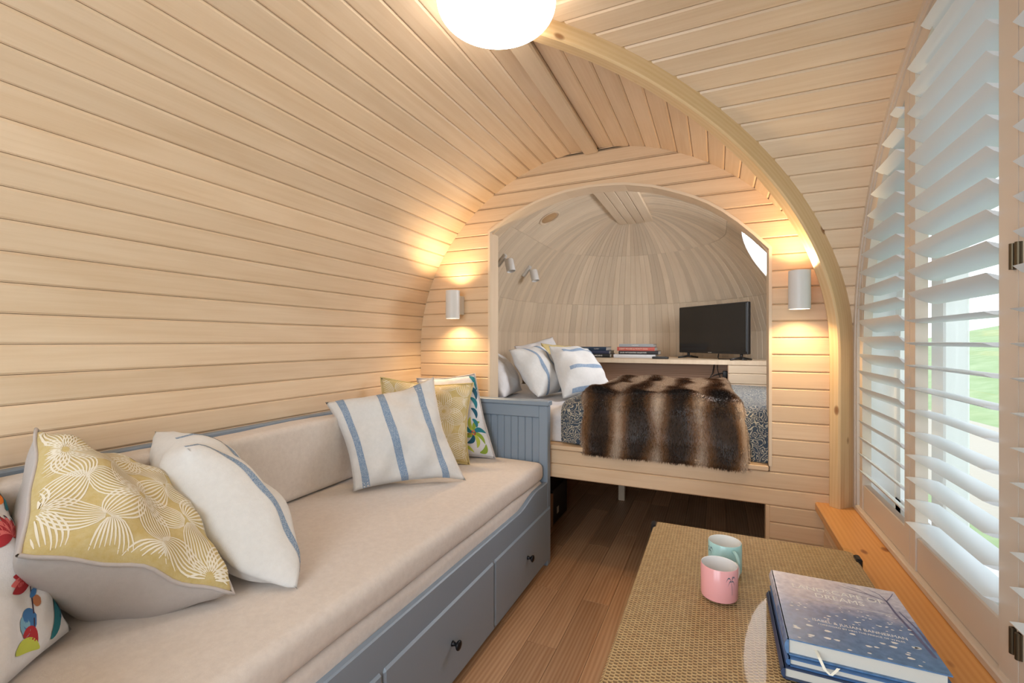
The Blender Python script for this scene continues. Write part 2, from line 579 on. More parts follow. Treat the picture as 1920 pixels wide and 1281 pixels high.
GR = 0.0062; GD = 0.0050; TH = 0.014
def board_sec(s0, s1):
    """closed cross-section polygon in (r, z): v-grooved long edges"""
    w_ = s1 - s0
    pts = [(s0 + 0.0006, -TH), (s0 + 0.0006, -GD), (s0 + GR, 0.0), (s0 + w_ * 0.5, 0.0), (s1 - GR, 0.0), (s1 - 0.0006, -GD), (s1 - 0.0006, -TH)]
    return [off(s, d) for s, d in pts]

def vault_board(name, s0, s1, side, axis, endA, endB, mat, parent):
    """axis 'y': main vault, side -1 left / +1 right; axis 'x': cross vault, side -1 near / +1 far.
    endA, endB: functions of (r, z) giving the end coordinate"""
    sec = board_sec(s0, s1)
    def pt(p, e):
        return (XC + side * p[0], e, p[1]) if axis == 'y' else (e, YC + side * p[0], p[1])
    ra = [pt(p, endA(p)) for p in sec]
    rb = [pt(p, endB(p)) for p in sec]
    if max(abs(b[1] - a[1]) + abs(b[0] - a[0]) for a, b in zip(ra, rb)) < 0.02: return None
    o = MB().rings([ra, rb]).build(name, mat)
    keep(o, parent)
    return o

# ------------------------------------------------------------------ setting: shells and boards
def shell(name, strips, mat):
    mb = MB()
    for q in strips: mb.quad(q)
    return struct(mb.build(name, mat))

SH = -0.03
def shell_strips(s_list, side, axis, endA, endB):
    out = []
    for a, b in zip(s_list, s_list[1:]):
        pa, pb = off(a, SH), off(b, SH)
        if axis == 'y':
            out.append([(XC + side * pa[0], endA(pa), pa[1]), (XC + side * pb[0], endA(pb), pb[1]), (XC + side * pb[0], endB(pb), pb[1]), (XC + side * pa[0], endB(pa), pa[1])])
        else:
            out.append([(endA(pa), YC + side * pa[0], pa[1]), (endA(pb), YC + side * pb[0], pb[1]), (endB(pb), YC + side * pb[0], pb[1]), (endB(pa), YC + side * pa[0], pa[1])])
    return out
SEG = [k * (ARC[-1]) / 40 for k in range(41)]
s_split = s_at_z(1.5)
iS = min(range(41), key=lambda k: abs(SEG[k] - s_split))
E_ = lambda p: YE + 0.04
Nn = lambda p: YN
FG = lambda p: YC + p[0]          # far groin
NG = lambda p: YC - p[0]          # near groin
XG = lambda p: XC + p[0]          # groin seen along x
XE = lambda p: XW + 0.02
wl = shell('wall_left', shell_strips(SEG[iS:], -1, 'y', Nn, E_), M['shell'])
wr = shell('wall_right', shell_strips(SEG[iS:], 1, 'y', FG, E_) + shell_strips(SEG[iS:], 1, 'y', Nn, NG), M['shell'])
ce = shell('ceiling', shell_strips(SEG[:iS + 1], -1, 'y', Nn, E_) + shell_strips(SEG[:iS + 1], 1, 'y', FG, E_) + shell_strips(SEG[:iS + 1], 1, 'y', Nn, NG)
           + shell_strips(SEG, 1, 'x', XG, XE) + shell_strips(SEG, -1, 'x', XG, XE), M['shell'])
YB = lambda p: YE + 0.014
for s0, s1 in zip(JOINTS, JOINTS[1:]):
    zm = prof((s0 + s1) / 2)[1]
    if zm > 0.0:
        vault_board('board', s0, s1, -1, 'y', Nn, YB, M['board'], wl if zm < 1.5 else ce)
    if zm > 0.5:
        vault_board('board', s0, s1, 1, 'y', FG, YB, M['board'], wr if zm < 1.5 else ce)
        vault_board('board', s0, s1, 1, 'y', Nn, NG, M['board'], wr if zm < 1.5 else ce)
        vault_board('board', s0, s1, 1, 'x', XG, lambda p: XW, M['board'], ce)
        vault_board('board', s0, s1, -1, 'x', XG, lambda p: XW, M['board'], ce)

# crown strip
struct(box('trim_1', (XC - 0.036, YN, 2.058), (XC + 0.036, YE, 2.074), M['pale'], ch=0.006, axis=1), 'flat ridge strip along the crown of the boarded vault')

# groin ribs (curved laminated beams standing on the sill)
def rib(name, sgn, label):
    rs = []
    c45 = 1 / math.sqrt(2)
    n_ = 54
    s_end = s_at_z(0.47)
    s_beg = 0.04
    for k in range(n_ + 1):
        s = s_beg + (s_end - s_beg) * k / n_
        r, z = prof(s); tx, tz = prof_t(s)
        # in the diagonal plane the run is r*sqrt2
        q = r * math.sqrt(2); dq, dz = tx * math.sqrt(2), tz
        l = math.hypot(dq, dz); dq /= l; dz /= l
        nq, nz = dz, -dq          # towards the inside
        ring = []
        for a, wv in ((-0.03, -0.012), (0.046, -0.012), (0.052, -0.006), (0.052, 0.026), (0.046, 0.032), (-0.03, 0.032)):
            qq = q + nq * a; zz = z + nz * a
            if zz < 0.47 : zz = 0.47
            # wv: sideways, towards the window side
            x = XC + qq * c45 + wv * c45
            y = YC + sgn * (qq * c45 - wv * c45)
            ring.append((x, y, zz))
        rs.append(ring)
    o = MB().rings(rs).build(name, M['rib'])
    return struct(smooth_angle(o), label)
rib('trim_2', 1, 'curved laminated pine arch beam between the two boarded vaults')
rib('trim_3', -1, 'curved laminated pine arch beam nearest the camera')

# ------------------------------------------------------------------ end wall with arched opening
OC = [(0, 1.895), (.15, 1.885), (.3, 1.851), (.45, 1.79), (.56, 1.728), (.686, 1.618), (.767, 1.523)]
def open_z(r):
    r = abs(r)
    for a, b in zip(OC, OC[1:]):
        if a[0] <= r <= b[0]:
            t = (r - a[0]) / (b[0] - a[0]); t2 = t
            return a[1] + (b[1] - a[1]) * t2
    return OC[-1][1]
def open_r(z):
    if z >= OC[0][1]: return 0.0
    for a, b in zip(OC, OC[1:]):
        if b[1] <= z <= a[1]:
            return a[0] + (b[0] - a[0]) * (a[1] - z) / (a[1] - b[1])
    return 9.0
OL, OR = -1.133, 0.200       # jambs
OB = 0.597                   # ledge
def open_xl(z): return max(OL - 0.004, XC - open_r(z - 0.005))
def open_xr(z): return min(OR + 0.004, XC + open_r(z - 0.005))
wb = struct(empty('wall_back', (XC, YE, 0)), 'boarded end wall with an arched opening onto the bed alcove')
def end_board(z0, z1, fl, fr):
    NZ = 18 if z1 > 1.8 else 6
    zs = [z0 + 0.0005, z0 + 0.0005, z0 + 0.005] + [z0 + (z1 - z0) * k / NZ for k in range(1, NZ)] + [z1 - 0.005, z1 - 0.0005, z1 - 0.0005]
    ys = [YE + 0.03, YE + 0.0045, YE] + [YE] * (NZ - 1) + [YE, YE + 0.0045, YE + 0.03]
    ra = [(fl(z), y, z) for z, y in zip(zs, ys)]
    rb = [(fr(z), y, z) for z, y in zip(zs, ys)]
    if max(b[0] - a[0] for a, b in zip(ra, rb)) < 0.012: return
    keep(MB().rings([ra, rb], cap=False).build('board', M['endboard']), wb)
EP = 0.0713
z = 0.430 - 6 * EP
while z < 2.09:
    z0, z1 = max(0.0, z), min(z + EP, 2.0836)
    zm = (z0 + z1) / 2
    vl = lambda q: XC - r_at(max(0.001, min(q, 2.083) - 0.0018)) - 0.0005; vr = lambda q: XC + r_at(max(0.001, min(q, 2.083) - 0.0018)) + 0.0005
    if z1 - z0 > 0.01:
        if zm < 0.43:
            end_board(z0, z1, vl, lambda q: OL - 0.003)
            end_board(z0, z1, lambda q: OR + 0.004, vr)
        elif zm < OB - 0.03:
            end_board(z0, z1, vl, vr)
        elif z0 < 1.895 - 0.012:
            end_board(z0, z1, vl, lambda q: open_xl(q))
            end_board(z0, z1, lambda q: open_xr(q), vr)
        else:
            end_board(z0, z1, vl, vr)
    z += EP
# lining of the opening: jambs, arch soffit and ledge, a little proud of the boards
def lining():
    path = [(OL, OB), (OL, open_z(OL - XC))]
    n_ = 22
    for k in range(1, n_):
        x = OL + (OR - OL) * k / n_
        path.append((x, open_z(x - XC)))
    path += [(OR, open_z(OR - XC)), (OR, OB)]
    rs = []
    cx_, cz_ = (OL + OR) / 2, 1.1
    for i, (x, zz) in enumerate(path):
        # outward offset
        if i in (0, 1): ox, oz = -1, 0
        elif i >= len(path) - 2: ox, oz = 1, 0
        else:
            dx = path[i + 1][0] - path[i - 1][0]; dz = path[i + 1][1] - path[i - 1][1]; l = math.hypot(dx, dz); ox, oz = -dz / l, dx / l
        if i == 1: ox, oz = -1, 0.6
        if i == len(path) - 2: ox, oz = 1, 0.6
        w_ = 0.012
        rs.append([(x, YE - 0.004, zz), (x, YE + 0.10, zz), (x + ox * w_, YE + 0.10, zz + oz * w_), (x + ox * w_, YE - 0.004, zz + oz * w_)])
    o = MB().rings(rs).build('opening_lining', M['pale'])
    keep(o, wb)
    keep(MB().box((OL, YE - 0.006, OB - 0.022), (OR, YE + 0.12, OB), 0.003).build('ledge', M['endboard']), wb)
    keep(MB().box((OR - 0.012, YE - 0.002, 0), (OR + 0.004, YE + 0.05, 0.43), 0.002).build('return_strip', M['endboard']), wb)
lining()
# ------------------------------------------------------------------ alcove (apse) behind the opening
YP = 3.35; YA = YE + 0.10
wn = struct(empty('wall_alcove', (XC, YP, 0)), 'rounded bed alcove lined with narrow pale vertical strips')
def niche_pt(s, d):
    r, zz = off(s, d)
    return r * 0.995, zz - 0.006
def strip_board(s0, s1, place, w0, nseg, parent, mat):
    """place(s, across(-.5...5), depth)->point"""
    rs = []
    for k in range(nseg + 1):
        s = s0 + (s1 - s0) * k / nseg
        if k == 0: s += 0.0008
        if k == nseg: s -= 0.0008
        rs.append([place(s, a, d) for a, d in ((-0.497, -0.014), (-0.497, -0.0022), (-0.46, 0), (0.46, 0), (0.497, -0.0022), (0.497, -0.014))])
    keep(MB().rings(rs).build('board', mat), parent)
sA, sB, sC_ = s_at_z(0.40), s_at_z(1.472), s_at_z(1.865)
sTop = 0.09
NS = 17; WS = (YP - YA) / NS
for side in (-1, 1):
    for k in range(NS):
        yc = YA + (k + 0.5) * WS
        def place(s, a, d, yc=yc, side=side):
            r, zz = niche_pt(s, d)
            return (XC + side * r, yc + a * WS, zz)
        for (a, b, n_) in ((sB, sA, 4), (sC_, sB, 5), (sTop, sC_, 6)):
            strip_board(a, b, place, WS, n_, wn, M['niche'])
ND = 54
for k in range(ND):
    ph = PI * (k + 0.5) / ND
    def place(s, a, d, ph=ph):
        r, zz = niche_pt(s, d)
        an = ph + a * PI / ND
        return (XC + r * math.cos(an), YP + r * math.sin(an), zz)
    for (a, b, n_) in ((sB, sA, 4), (sC_, sB, 5), (0.02, sC_, 7)):
        strip_board(a, b, place, 0, n_, wn, M['niche'])
# crown boards of the alcove
for k in range(4):
    x0 = XC - 0.13 + k * 0.065
    bo = MB().box((x0 + 0.0012, YA, 2.040), (x0 + 0.0625, YP + 0.26 - abs(k - 1.5) * 0.012, 2.066), 0.0025, axis=1).build('crown_board', M['pale'])
    keep(bo, wn)
# outer shell of the alcove
mb = MB()
rs = []
for s in SEG:
    r, zz = off(s, -0.03)
    ring = [(XC - r, YA - 0.06, zz)] + [(XC + r * math.cos(PI - PI * q / 24), YP + r * math.sin(PI - PI * q / 24), zz) for q in range(25)] + [(XC + r, YA - 0.06, zz)]
    rs.append(ring)
mb.rings(rs, closed=False, cap=False)
keep(mb.build('outer_skin', M['shell']), wn)
# gap closer between main vault shell and alcove shell is the end wall itself

# ------------------------------------------------------------------ floor planks
fl = struct(MB().box((-1.75, -1.2, -0.08), (0.75, 4.6, -0.012)).build('floor', M['shell']), 'brown wood effect laminate floor')
x = -1.6
rw = 0
while x < 0.5:
    y = -1.1 - random.random() * 0.6
    while y < 4.4:
        ln = random.choice((0.62, 0.75, 0.9, 1.05))
        y1 = min(y + ln, 4.45)
        if x + 0.118 > -0.85 or y1 > 2.1:
            keep(MB().box((x + 0.0006, max(y, -1.15) + 0.0006, -0.012), (x + 0.1174, y1 - 0.0006, 0.0), 0.0008, axis=1).build('floor_plank', M['plank']), fl)
        y = y1
    x += 0.118
    rw += 1

# ------------------------------------------------------------------ unseen near end wall; its glazed door is added to let fill light in
wf = struct(empty('wall_front', (XC, YN, 0)))
for (a, b) in (((-1.62, YN - 0.05, 0), (-1.33, YN, 2.15)), ((0.19, YN - 0.05, 0), (0.6, YN, 2.15)), ((-1.33, YN - 0.05, 2.02), (0.19, YN, 2.15))):
    box('wall_panel', a, b, M['pale'], wf, 0.004)
d1 = struct(empty('added_door_1', (XC, YN, 0)))
for (a, b) in (((-1.33, YN - 0.045, 0), (-1.25, YN - 0.005, 2.02)), ((0.11, YN - 0.045, 0), (0.19, YN - 0.005, 2.02)), ((-0.62, YN - 0.045, 0), (-0.52, YN - 0.005, 2.02)),
               ((-1.25, YN - 0.045, 0), (-0.62, YN - 0.005, 0.16)), ((-0.52, YN - 0.045, 0), (0.11, YN - 0.005, 0.16)), ((-1.25, YN - 0.045, 1.94), (-0.62, YN - 0.005, 2.02)), ((-0.52, YN - 0.045, 1.94), (0.11, YN - 0.005, 2.02))):
    box('frame', a, b, M['pvc'], d1, 0.004)
for (a, b) in ((-1.25, -0.62), (-0.52, 0.11)):
    box('pane', (a, YN - 0.03, 0.16), (b, YN - 0.024, 1.94), M['glass'], d1)

# ------------------------------------------------------------------ right side: sill, low wall, window
ws = struct(MB().box((0.366, YN + 0.005, 0.432), (0.60, YE - 0.002, 0.470), 0.005, axis=1).build('window_sill', M['sill']), 'orange pine sill board running below the shuttered window')
lw = struct(empty('wall_side', (0.4, 0.6, 0)))
zz = 0.0
while zz < 0.42:
    z1 = min(zz + EP, 0.431)
    keep(MB().box((0.395, YN + 0.005, zz + 0.0006), (0.42, YE - 0.005, z1 - 0.0006), 0.004, axis=1).build('board', M['endboard']), lw)
    zz += EP
# outside of the window: reveal, frame, panes
YW0, YW1 = YC - 1.0, YC + 1.0
w1 = struct(empty('window_1', (0.6, YC, 0.47)), 'arched white framed window behind the shutters')
def arch_pts(inset, z_bot, n_=40):
    """arch outline from far foot over the crown to near foot, inset from the vault profile"""
    pts = []
    se = s_at_z(z_bot)
    for k in range(n_, -1, -1):
        s = se * k / n_
        p = off(s, inset); pts.append((YC + max(p[0], 0), max(p[1], z_bot)))
    for k in range(1, n_ + 1):
        s = se * k / n_
        p = off(s, inset); pts.append((YC - max(p[0], 0), max(p[1], z_bot)))
    return pts
def arch_band(x0, x1, in0, in1, z_bot, mat, name, parent):
    A = arch_pts(in0, z_bot); B = arch_pts(in1, z_bot)
    rs = [[(x0, a[0], a[1]), (x0, b[0], b[1]), (x1, b[0], b[1]), (x1, a[0], a[1])] for a, b in zip(A, B)]
    o = MB().rings(rs).build(name, mat); keep(o, parent); return smooth_angle(o, 0.5)
arch_band(0.532, 0.66, -0.03, 0.012, 0.47, M['pvc'], 'reveal', w1)
arch_band(0.62, 0.67, 0.012, 0.075, 0.47, M['pvc'], 'outer_frame', w1)
box('bottom_frame', (0.62, YW0, 0.47), (0.67, YW1, 0.54), M['pvc'], w1, 0.004)
box('bottom_reveal', (0.53, YW0, 0.44), (0.66, YW1, 0.474), M['pvc'], w1, 0.0)
def z_arch(y, inset):
    """height of the inset arch above y"""
    r = abs(y - YC)
    best = 0.47
    prev = None
    for k in range(0, 200):
        s = ARC[-1] * k / 200
        p = off(s, inset)
        if prev and prev[0] <= r <= p[0]:
            t = (r - prev[0]) / max(1e-9, p[0] - prev[0]); return prev[1] + (p[1] - prev[1]) * t
        prev = p
    return best
muls = [YC + 0.62, YC, YC - 0.62]
for y in muls:
    box('mullion', (0.615, y - 0.045, 0.54), (0.675, y + 0.045, z_arch(abs(y - YC) + YC + 0.04, 0.06)), M['pvc'], w1, 0.005)
edges = [YW0 + 0.02, YC - 0.62, YC, YC + 0.62, YW1 - 0.02]
for a, b in zip(edges, edges[1:]):
    # pane following the arch
    n_ = 8
    top = [(a + (b - a) * k / n_) for k in range(n_ + 1)]
    ring = [(a, 0.52), (b, 0.52)] + [(y, z_arch(y, 0.04)) for y in reversed(top)]
    mb = MB().rings([[(0.642, p[0], p[1]) for p in ring], [(0.648, p[0], p[1]) for p in ring]])
    keep(mb.build('pane', M['glass']), w1)

# arched shutter frame fixed to the vault
sf = struct(empty('trim_4', (0.5, YC, 0.47)), 'arched frame around the plantation shutters')
arch_band(0.492, 0.534, -0.006, 0.020, 0.47, M['shutter'], 'outer_bead', sf)
arch_band(0.497, 0.534, 0.020, 0.034, 0.47, M['shutter'], 'inner_bead', sf)
box('bottom_bead', (0.489, YW0 + 0.02, 0.470), (0.532, YW1 - 0.015, 0.490), M['shutter'], sf, 0.003)

# ------------------------------------------------------------------ plantation shutters
XS0, XS1 = 0.501, 0.529
def louver_mesh(y0, y1, zc, tilt, wdt=0.074, th=0.010, xc=0.515):
    rs = []
    prof_ = []
    n_ = 5
    for k in range(n_ + 1):
        u = -1 + 2 * k / n_
        prof_.append((u * wdt / 2, th / 2 * (1 - u * u * 0.75)))
    for k in range(n_ - 1, 0, -1):
        u = -1 + 2 * k / n_
        prof_.append((u * wdt / 2, -th / 2 * (1 - u * u * 0.75)))
    c, s_ = math.cos(tilt), math.sin(tilt)
    ring = []
    for px, pz in prof_:
        ring.append((xc + px * c + pz * s_, zc - px * s_ + pz * c))
    return MB().rings([[(q[0], y0, q[1]) for q in ring], [(q[0], y1, q[1]) for q in ring]])
def panel(name, y0, y1, wn_, wf_, far_is_arch, near_is_arch, tl_low, tl_high, z_split, label, hinges):
    t = empty(name, (0.515, (y0 + y1) / 2, 0.49))
    tag(t, label, 'shutter', 'white plantation shutters along the arched window')
    ZB = 0.585
    rail_in = 0.072
    # stiles
    def stile(a, b):
        za = min(z_arch(a, 0.036), z_arch(b, 0.036))
        ra = [(XS0, a, 0.49), (XS1, a, 0.49), (XS1, b, 0.49), (XS0, b, 0.49)]
        rb = [(XS0, a, z_arch(a, 0.036)), (XS1, a, z_arch(a, 0.036)), (XS1, b, z_arch(b, 0.036)), (XS0, b, z_arch(b, 0.036))]
        keep(MB().rings([ra, rb]).build('stile', M['shutter']), t)
    ya, yb = y0 + 0.0015, y1 - 0.0015
    stile(ya, ya + wn_)
    stile(yb - wf_, yb)
    # bottom rail with a recessed field
    keep(MB().box((XS0 + 0.003, ya + wn_, 0.49), (XS1, yb - wf_, ZB), 0.003, axis=1).build('bottom_rail', M['shutter']), t)
    # arched top rail
    rs = []
    n_ = 16
    for k in range(n_ + 1):
        y = ya + wn_ + (yb - wf_ - ya - wn_) * k / n_
        zt = z_arch(y, 0.036); zb_ = max(z_arch(y, rail_in + 0.02), ZB)
        zb_ = min(zb_, zt - 0.01)
        rs.append([(XS0 + 0.001, y, zb_), (XS0 + 0.001, y, zt), (XS1, y, zt), (XS1, y, zb_)])
    keep(MB().rings(rs).build('top_rail', M['shutter']), t)
    # louvers
    zc = ZB + 0.036
    while zc < 2.0:
        lo, hi = ya + wn_ + 0.001, yb - wf_ - 0.001
        # clip to the arch
        ok = [lo + (hi - lo) * k / 40 for k in range(41) if z_arch(lo + (hi - lo) * k / 40, 0.075) > zc + 0.012]
        if len(ok) > 3:
            tl = tl_low if zc < z_split else tl_high
            o = louver_mesh(ok[0], ok[-1], zc, tl).build('louver', M['louver'])
            keep(smooth_angle(o, 0.9), t)
        zc += 0.0625
    for (yh, zh) in hinges:
        h = MB().tube([(XS0 - 0.004, yh, zh - 0.024), (XS0 - 0.004, yh, zh + 0.024)], 0.0048, 10)
        h.box((XS0 - 0.003, yh - 0.005, zh - 0.024), (XS0 + 0.001, yh + 0.005, zh + 0.024))
        keep(smooth_angle(h.build('hinge', M['bronze'])), t)
    return t
rad = math.radians
panel('shutter', 1.652, YC + 0.965, 0.038, 0.034, True, False, rad(38), rad(20), 1.235, 'narrow white louvred shutter beside the curved pine beam at the far end', [])
panel('shutter', 1.137, 1.652, 0.062, 0.038, False, False, rad(4), rad(27), 1.235, 'broad white louvred shutter in the middle with the lawn seen through it', [(1.147, 1.285), (1.147, 0.575)])
panel('shutter', 0.62, 1.137, 0.04, 0.021, False, False, rad(4), rad(27), 1.235, 'white louvred shutter cut off by the right edge of the photo', [(1.129, 1.285), (1.129, 0.575)])
panel('shutter', YC - 0.965, 0.62, 0.034, 0.04, False, True, rad(4), rad(27), 1.235, 'white louvred shutter right beside the camera, out of the photo', [])
#PART2
# ------------------------------------------------------------------ soft and solid block helpers
def rbox(name, lo, hi, r, mat, parent=None, seg=4, smooth=True, fn=None, cuts=0):
    lo = V(lo); hi = V(hi)
    bm = bmesh.new()
    bmesh.ops.create_cube(bm, size=1.0)
    for v_ in bm.verts:
        v_.co = V([(lo[k] + hi[k]) / 2 + v_.co[k] * (hi[k] - lo[k]) for k in range(3)])
    bmesh.ops.bevel(bm, geom=list(bm.edges), offset=r, segments=seg, profile=0.5, affect='EDGES')
    if cuts:
        ed = [e for e in bm.edges if e.calc_length() > 0.12]
        bmesh.ops.subdivide_edges(bm, edges=ed, cuts=cuts, use_grid_fill=True)
    if fn:
        for v_ in bm.verts: v_.co = V(fn(v_.co))
    me = bpy.data.meshes.new(name)
    uvl = bm.loops.layers.uv.new('UVMap')
    for f in bm.faces:
        n_ = f.normal
        ax = max(range(3), key=lambda k: abs(n_[k]))
        o = [k for k in range(3) if k != ax]
        for l in f.loops: l[uvl].uv = (l.vert.co[o[0]], l.vert.co[o[1]])
        f.smooth = smooth
    bm.to_mesh(me); bm.free()
    me.materials.append(mat)
    ob = bpy.data.objects.new(name, me); C.objects.link(ob)
    if parent is not None: keep(ob, parent)
    return ob

# ------------------------------------------------------------------ daybed
db = tag(empty('daybed', (-1.18, 1.14, 0)), 'grey blue painted wooden daybed with drawers along the left wall', 'daybed')
DX0, DX1 = -1.588, -0.776
def end_panel(y0, y1):
    p = box('end_panel', (DX0 + 0.05, y0 + 0.012, 0.20), (DX1 - 0.05, y1 - 0.012, 0.26), M['blue'], db, 0.003)
    def sub(name, lo, hi, ch=0.003):
        o = MB().box(lo, hi, ch).build(name, M['blue'])
        o.parent = p
        o.matrix_parent_inverse = (Matrix.Translation(db.location).inverted().inverted() @ Matrix.Identity(4))
        # p itself sits in world coordinates through its own parent inverse
        o.matrix_parent_inverse = Matrix.Identity(4)
        return o
    sub('top_cap', (DX0 - 0.001, y0 - 0.006, 0.803), (DX1 + 0.008, y1 + 0.004, 0.828), 0.004)
    sub('upper_rail', (DX0 + 0.04, y0 + 0.004, 0.742), (DX1 - 0.046, y1 - 0.004, 0.803))
    sub('post', (DX1 - 0.048, y0, 0.0), (DX1, y1, 0.803), 0.004)
    sub('post', (DX0, y0, 0.0), (DX0 + 0.048, y1, 0.803), 0.004)
    n_ = 18; x0 = DX0 + 0.048; wd = (DX1 - 0.048 - x0) / n_
    for k in range(n_):
        sub('panel_board', (x0 + k * wd + 0.0004, y0 + 0.013, 0.26), (x0 + (k + 1) * wd - 0.0004, y1 - 0.013, 0.742), 0.0035)
    return p
end_panel(2.152, 2.198)
end_panel(0.085, 0.131)
box('back_rail', (DX0 + 0.003, 0.131, 0.45), (DX0 + 0.036, 2.152, 0.818), M['blue'], db, 0.004)
# front rail with scooped top edge
def rail_top(y):
    def ease(t): t = max(0, min(1, t)); return t * t * (3 - 2 * t)
    a = ease((y - 1.80) / 0.22); b = ease((0.48 - y) / 0.22)
    return 0.386 + 0.036 * max(a, b)
ys = [0.131 + (2.198 - 0.131) * k / 70 for k in range(71)]
rs = [[(DX1 - 0.020, y, 0.03), (DX1 - 0.001, y, 0.03), (DX1 - 0.001, y, rail_top(y) - 0.004), (DX1 - 0.005, y, rail_top(y)), (DX1 - 0.020, y, rail_top(y))] for y in ys]
keep(smooth_angle(MB().rings(rs).build('front_rail', M['blue'])), db)
box('plinth', (DX1 - 0.06, 0.131, 0.0), (DX1 - 0.03, 2.152, 0.03), M['black'], db)
for (y0, y1) in ((1.553, 2.185), (0.921, 1.545), (0.289, 0.913)):
    dr = MB().box((DX1 - 0.018, y0, 0.036), (DX1 + 0.006, y1, 0.292), 0.006, axis=1).build('drawer', M['blue'])
    keep(dr, db)
    yk = y0 + 0.323
    kn = MB().lathe([(0.0, 0.0), (0.009, 0.0), (0.0075, 0.004), (0.0055, 0.010), (0.006, 0.015), (0.013, 0.019), (0.0155, 0.023), (0.0145, 0.027), (0.008, 0.030), (0.0, 0.031)], 20, (DX1 + 0.006, yk, 0.165), Matrix.Rotation(PI / 2, 3, 'Y'), cap=False)
    ko = kn.build('knob', M['blackmetal'], dr, smooth=True)
    ko['label'] = 'small round black drawer knob'
# slatted support under the mattresses
box('bed_base', (DX0 + 0.05, 0.14, 0.29), (DX1 - 0.022, 2.15, 0.325), M['pale'], db)

def wave(co, amp=0.003, top=0.525):
    x, y, z = co
    if z > top - 0.03:
        z += amp * math.sin(y * 21 + 1.3 * math.sin(x * 9)) * 0.6 + amp * math.sin(x * 17 + y * 5) * 0.5 + 0.004 * math.sin(PI * max(0, min(1, (x - DX0) / (DX1 - DX0))))
    if x > DX1 - 0.05:
        x += 0.002 * math.sin(y * 13 + z * 30)
    return (x, y, z)
m1 = rbox('mattress', (DX0 + 0.04, 0.140, 0.3255), (DX1 - 0.021, 2.146, 0.432), 0.022, M['linen'], None, 4, True, lambda c: wave(c, 0.0, 9), cuts=20)
tag(m1, 'lower beige mattress showing only its edge above the daybed rail', 'mattress')
m2 = rbox('mattress', (DX0 + 0.04, 0.135, 0.433), (DX1 - 0.014, 2.148, 0.523), 0.030, M['linen'], None, 5, True, lambda c: wave(c, 0.0022, 0.523), cuts=20)
tag(m2, 'upper beige linen covered mattress topping the daybed', 'mattress')
bo = rbox('bolster', (DX0 + 0.037, 0.22, 0.531), (-1.442, 2.02, 0.812), 0.022, M['linen'], None, 4, True, lambda c: (c[0] + (0.004 * math.sin(c[1] * 7) if c[0] > -1.5 else 0), c[1], c[2] + (0.003 * math.sin(c[1] * 11) if c[2] > 0.75 else 0)), cuts=16)
tag(bo, 'long beige back cushion leaning against the rear rail of the daybed', 'bolster')

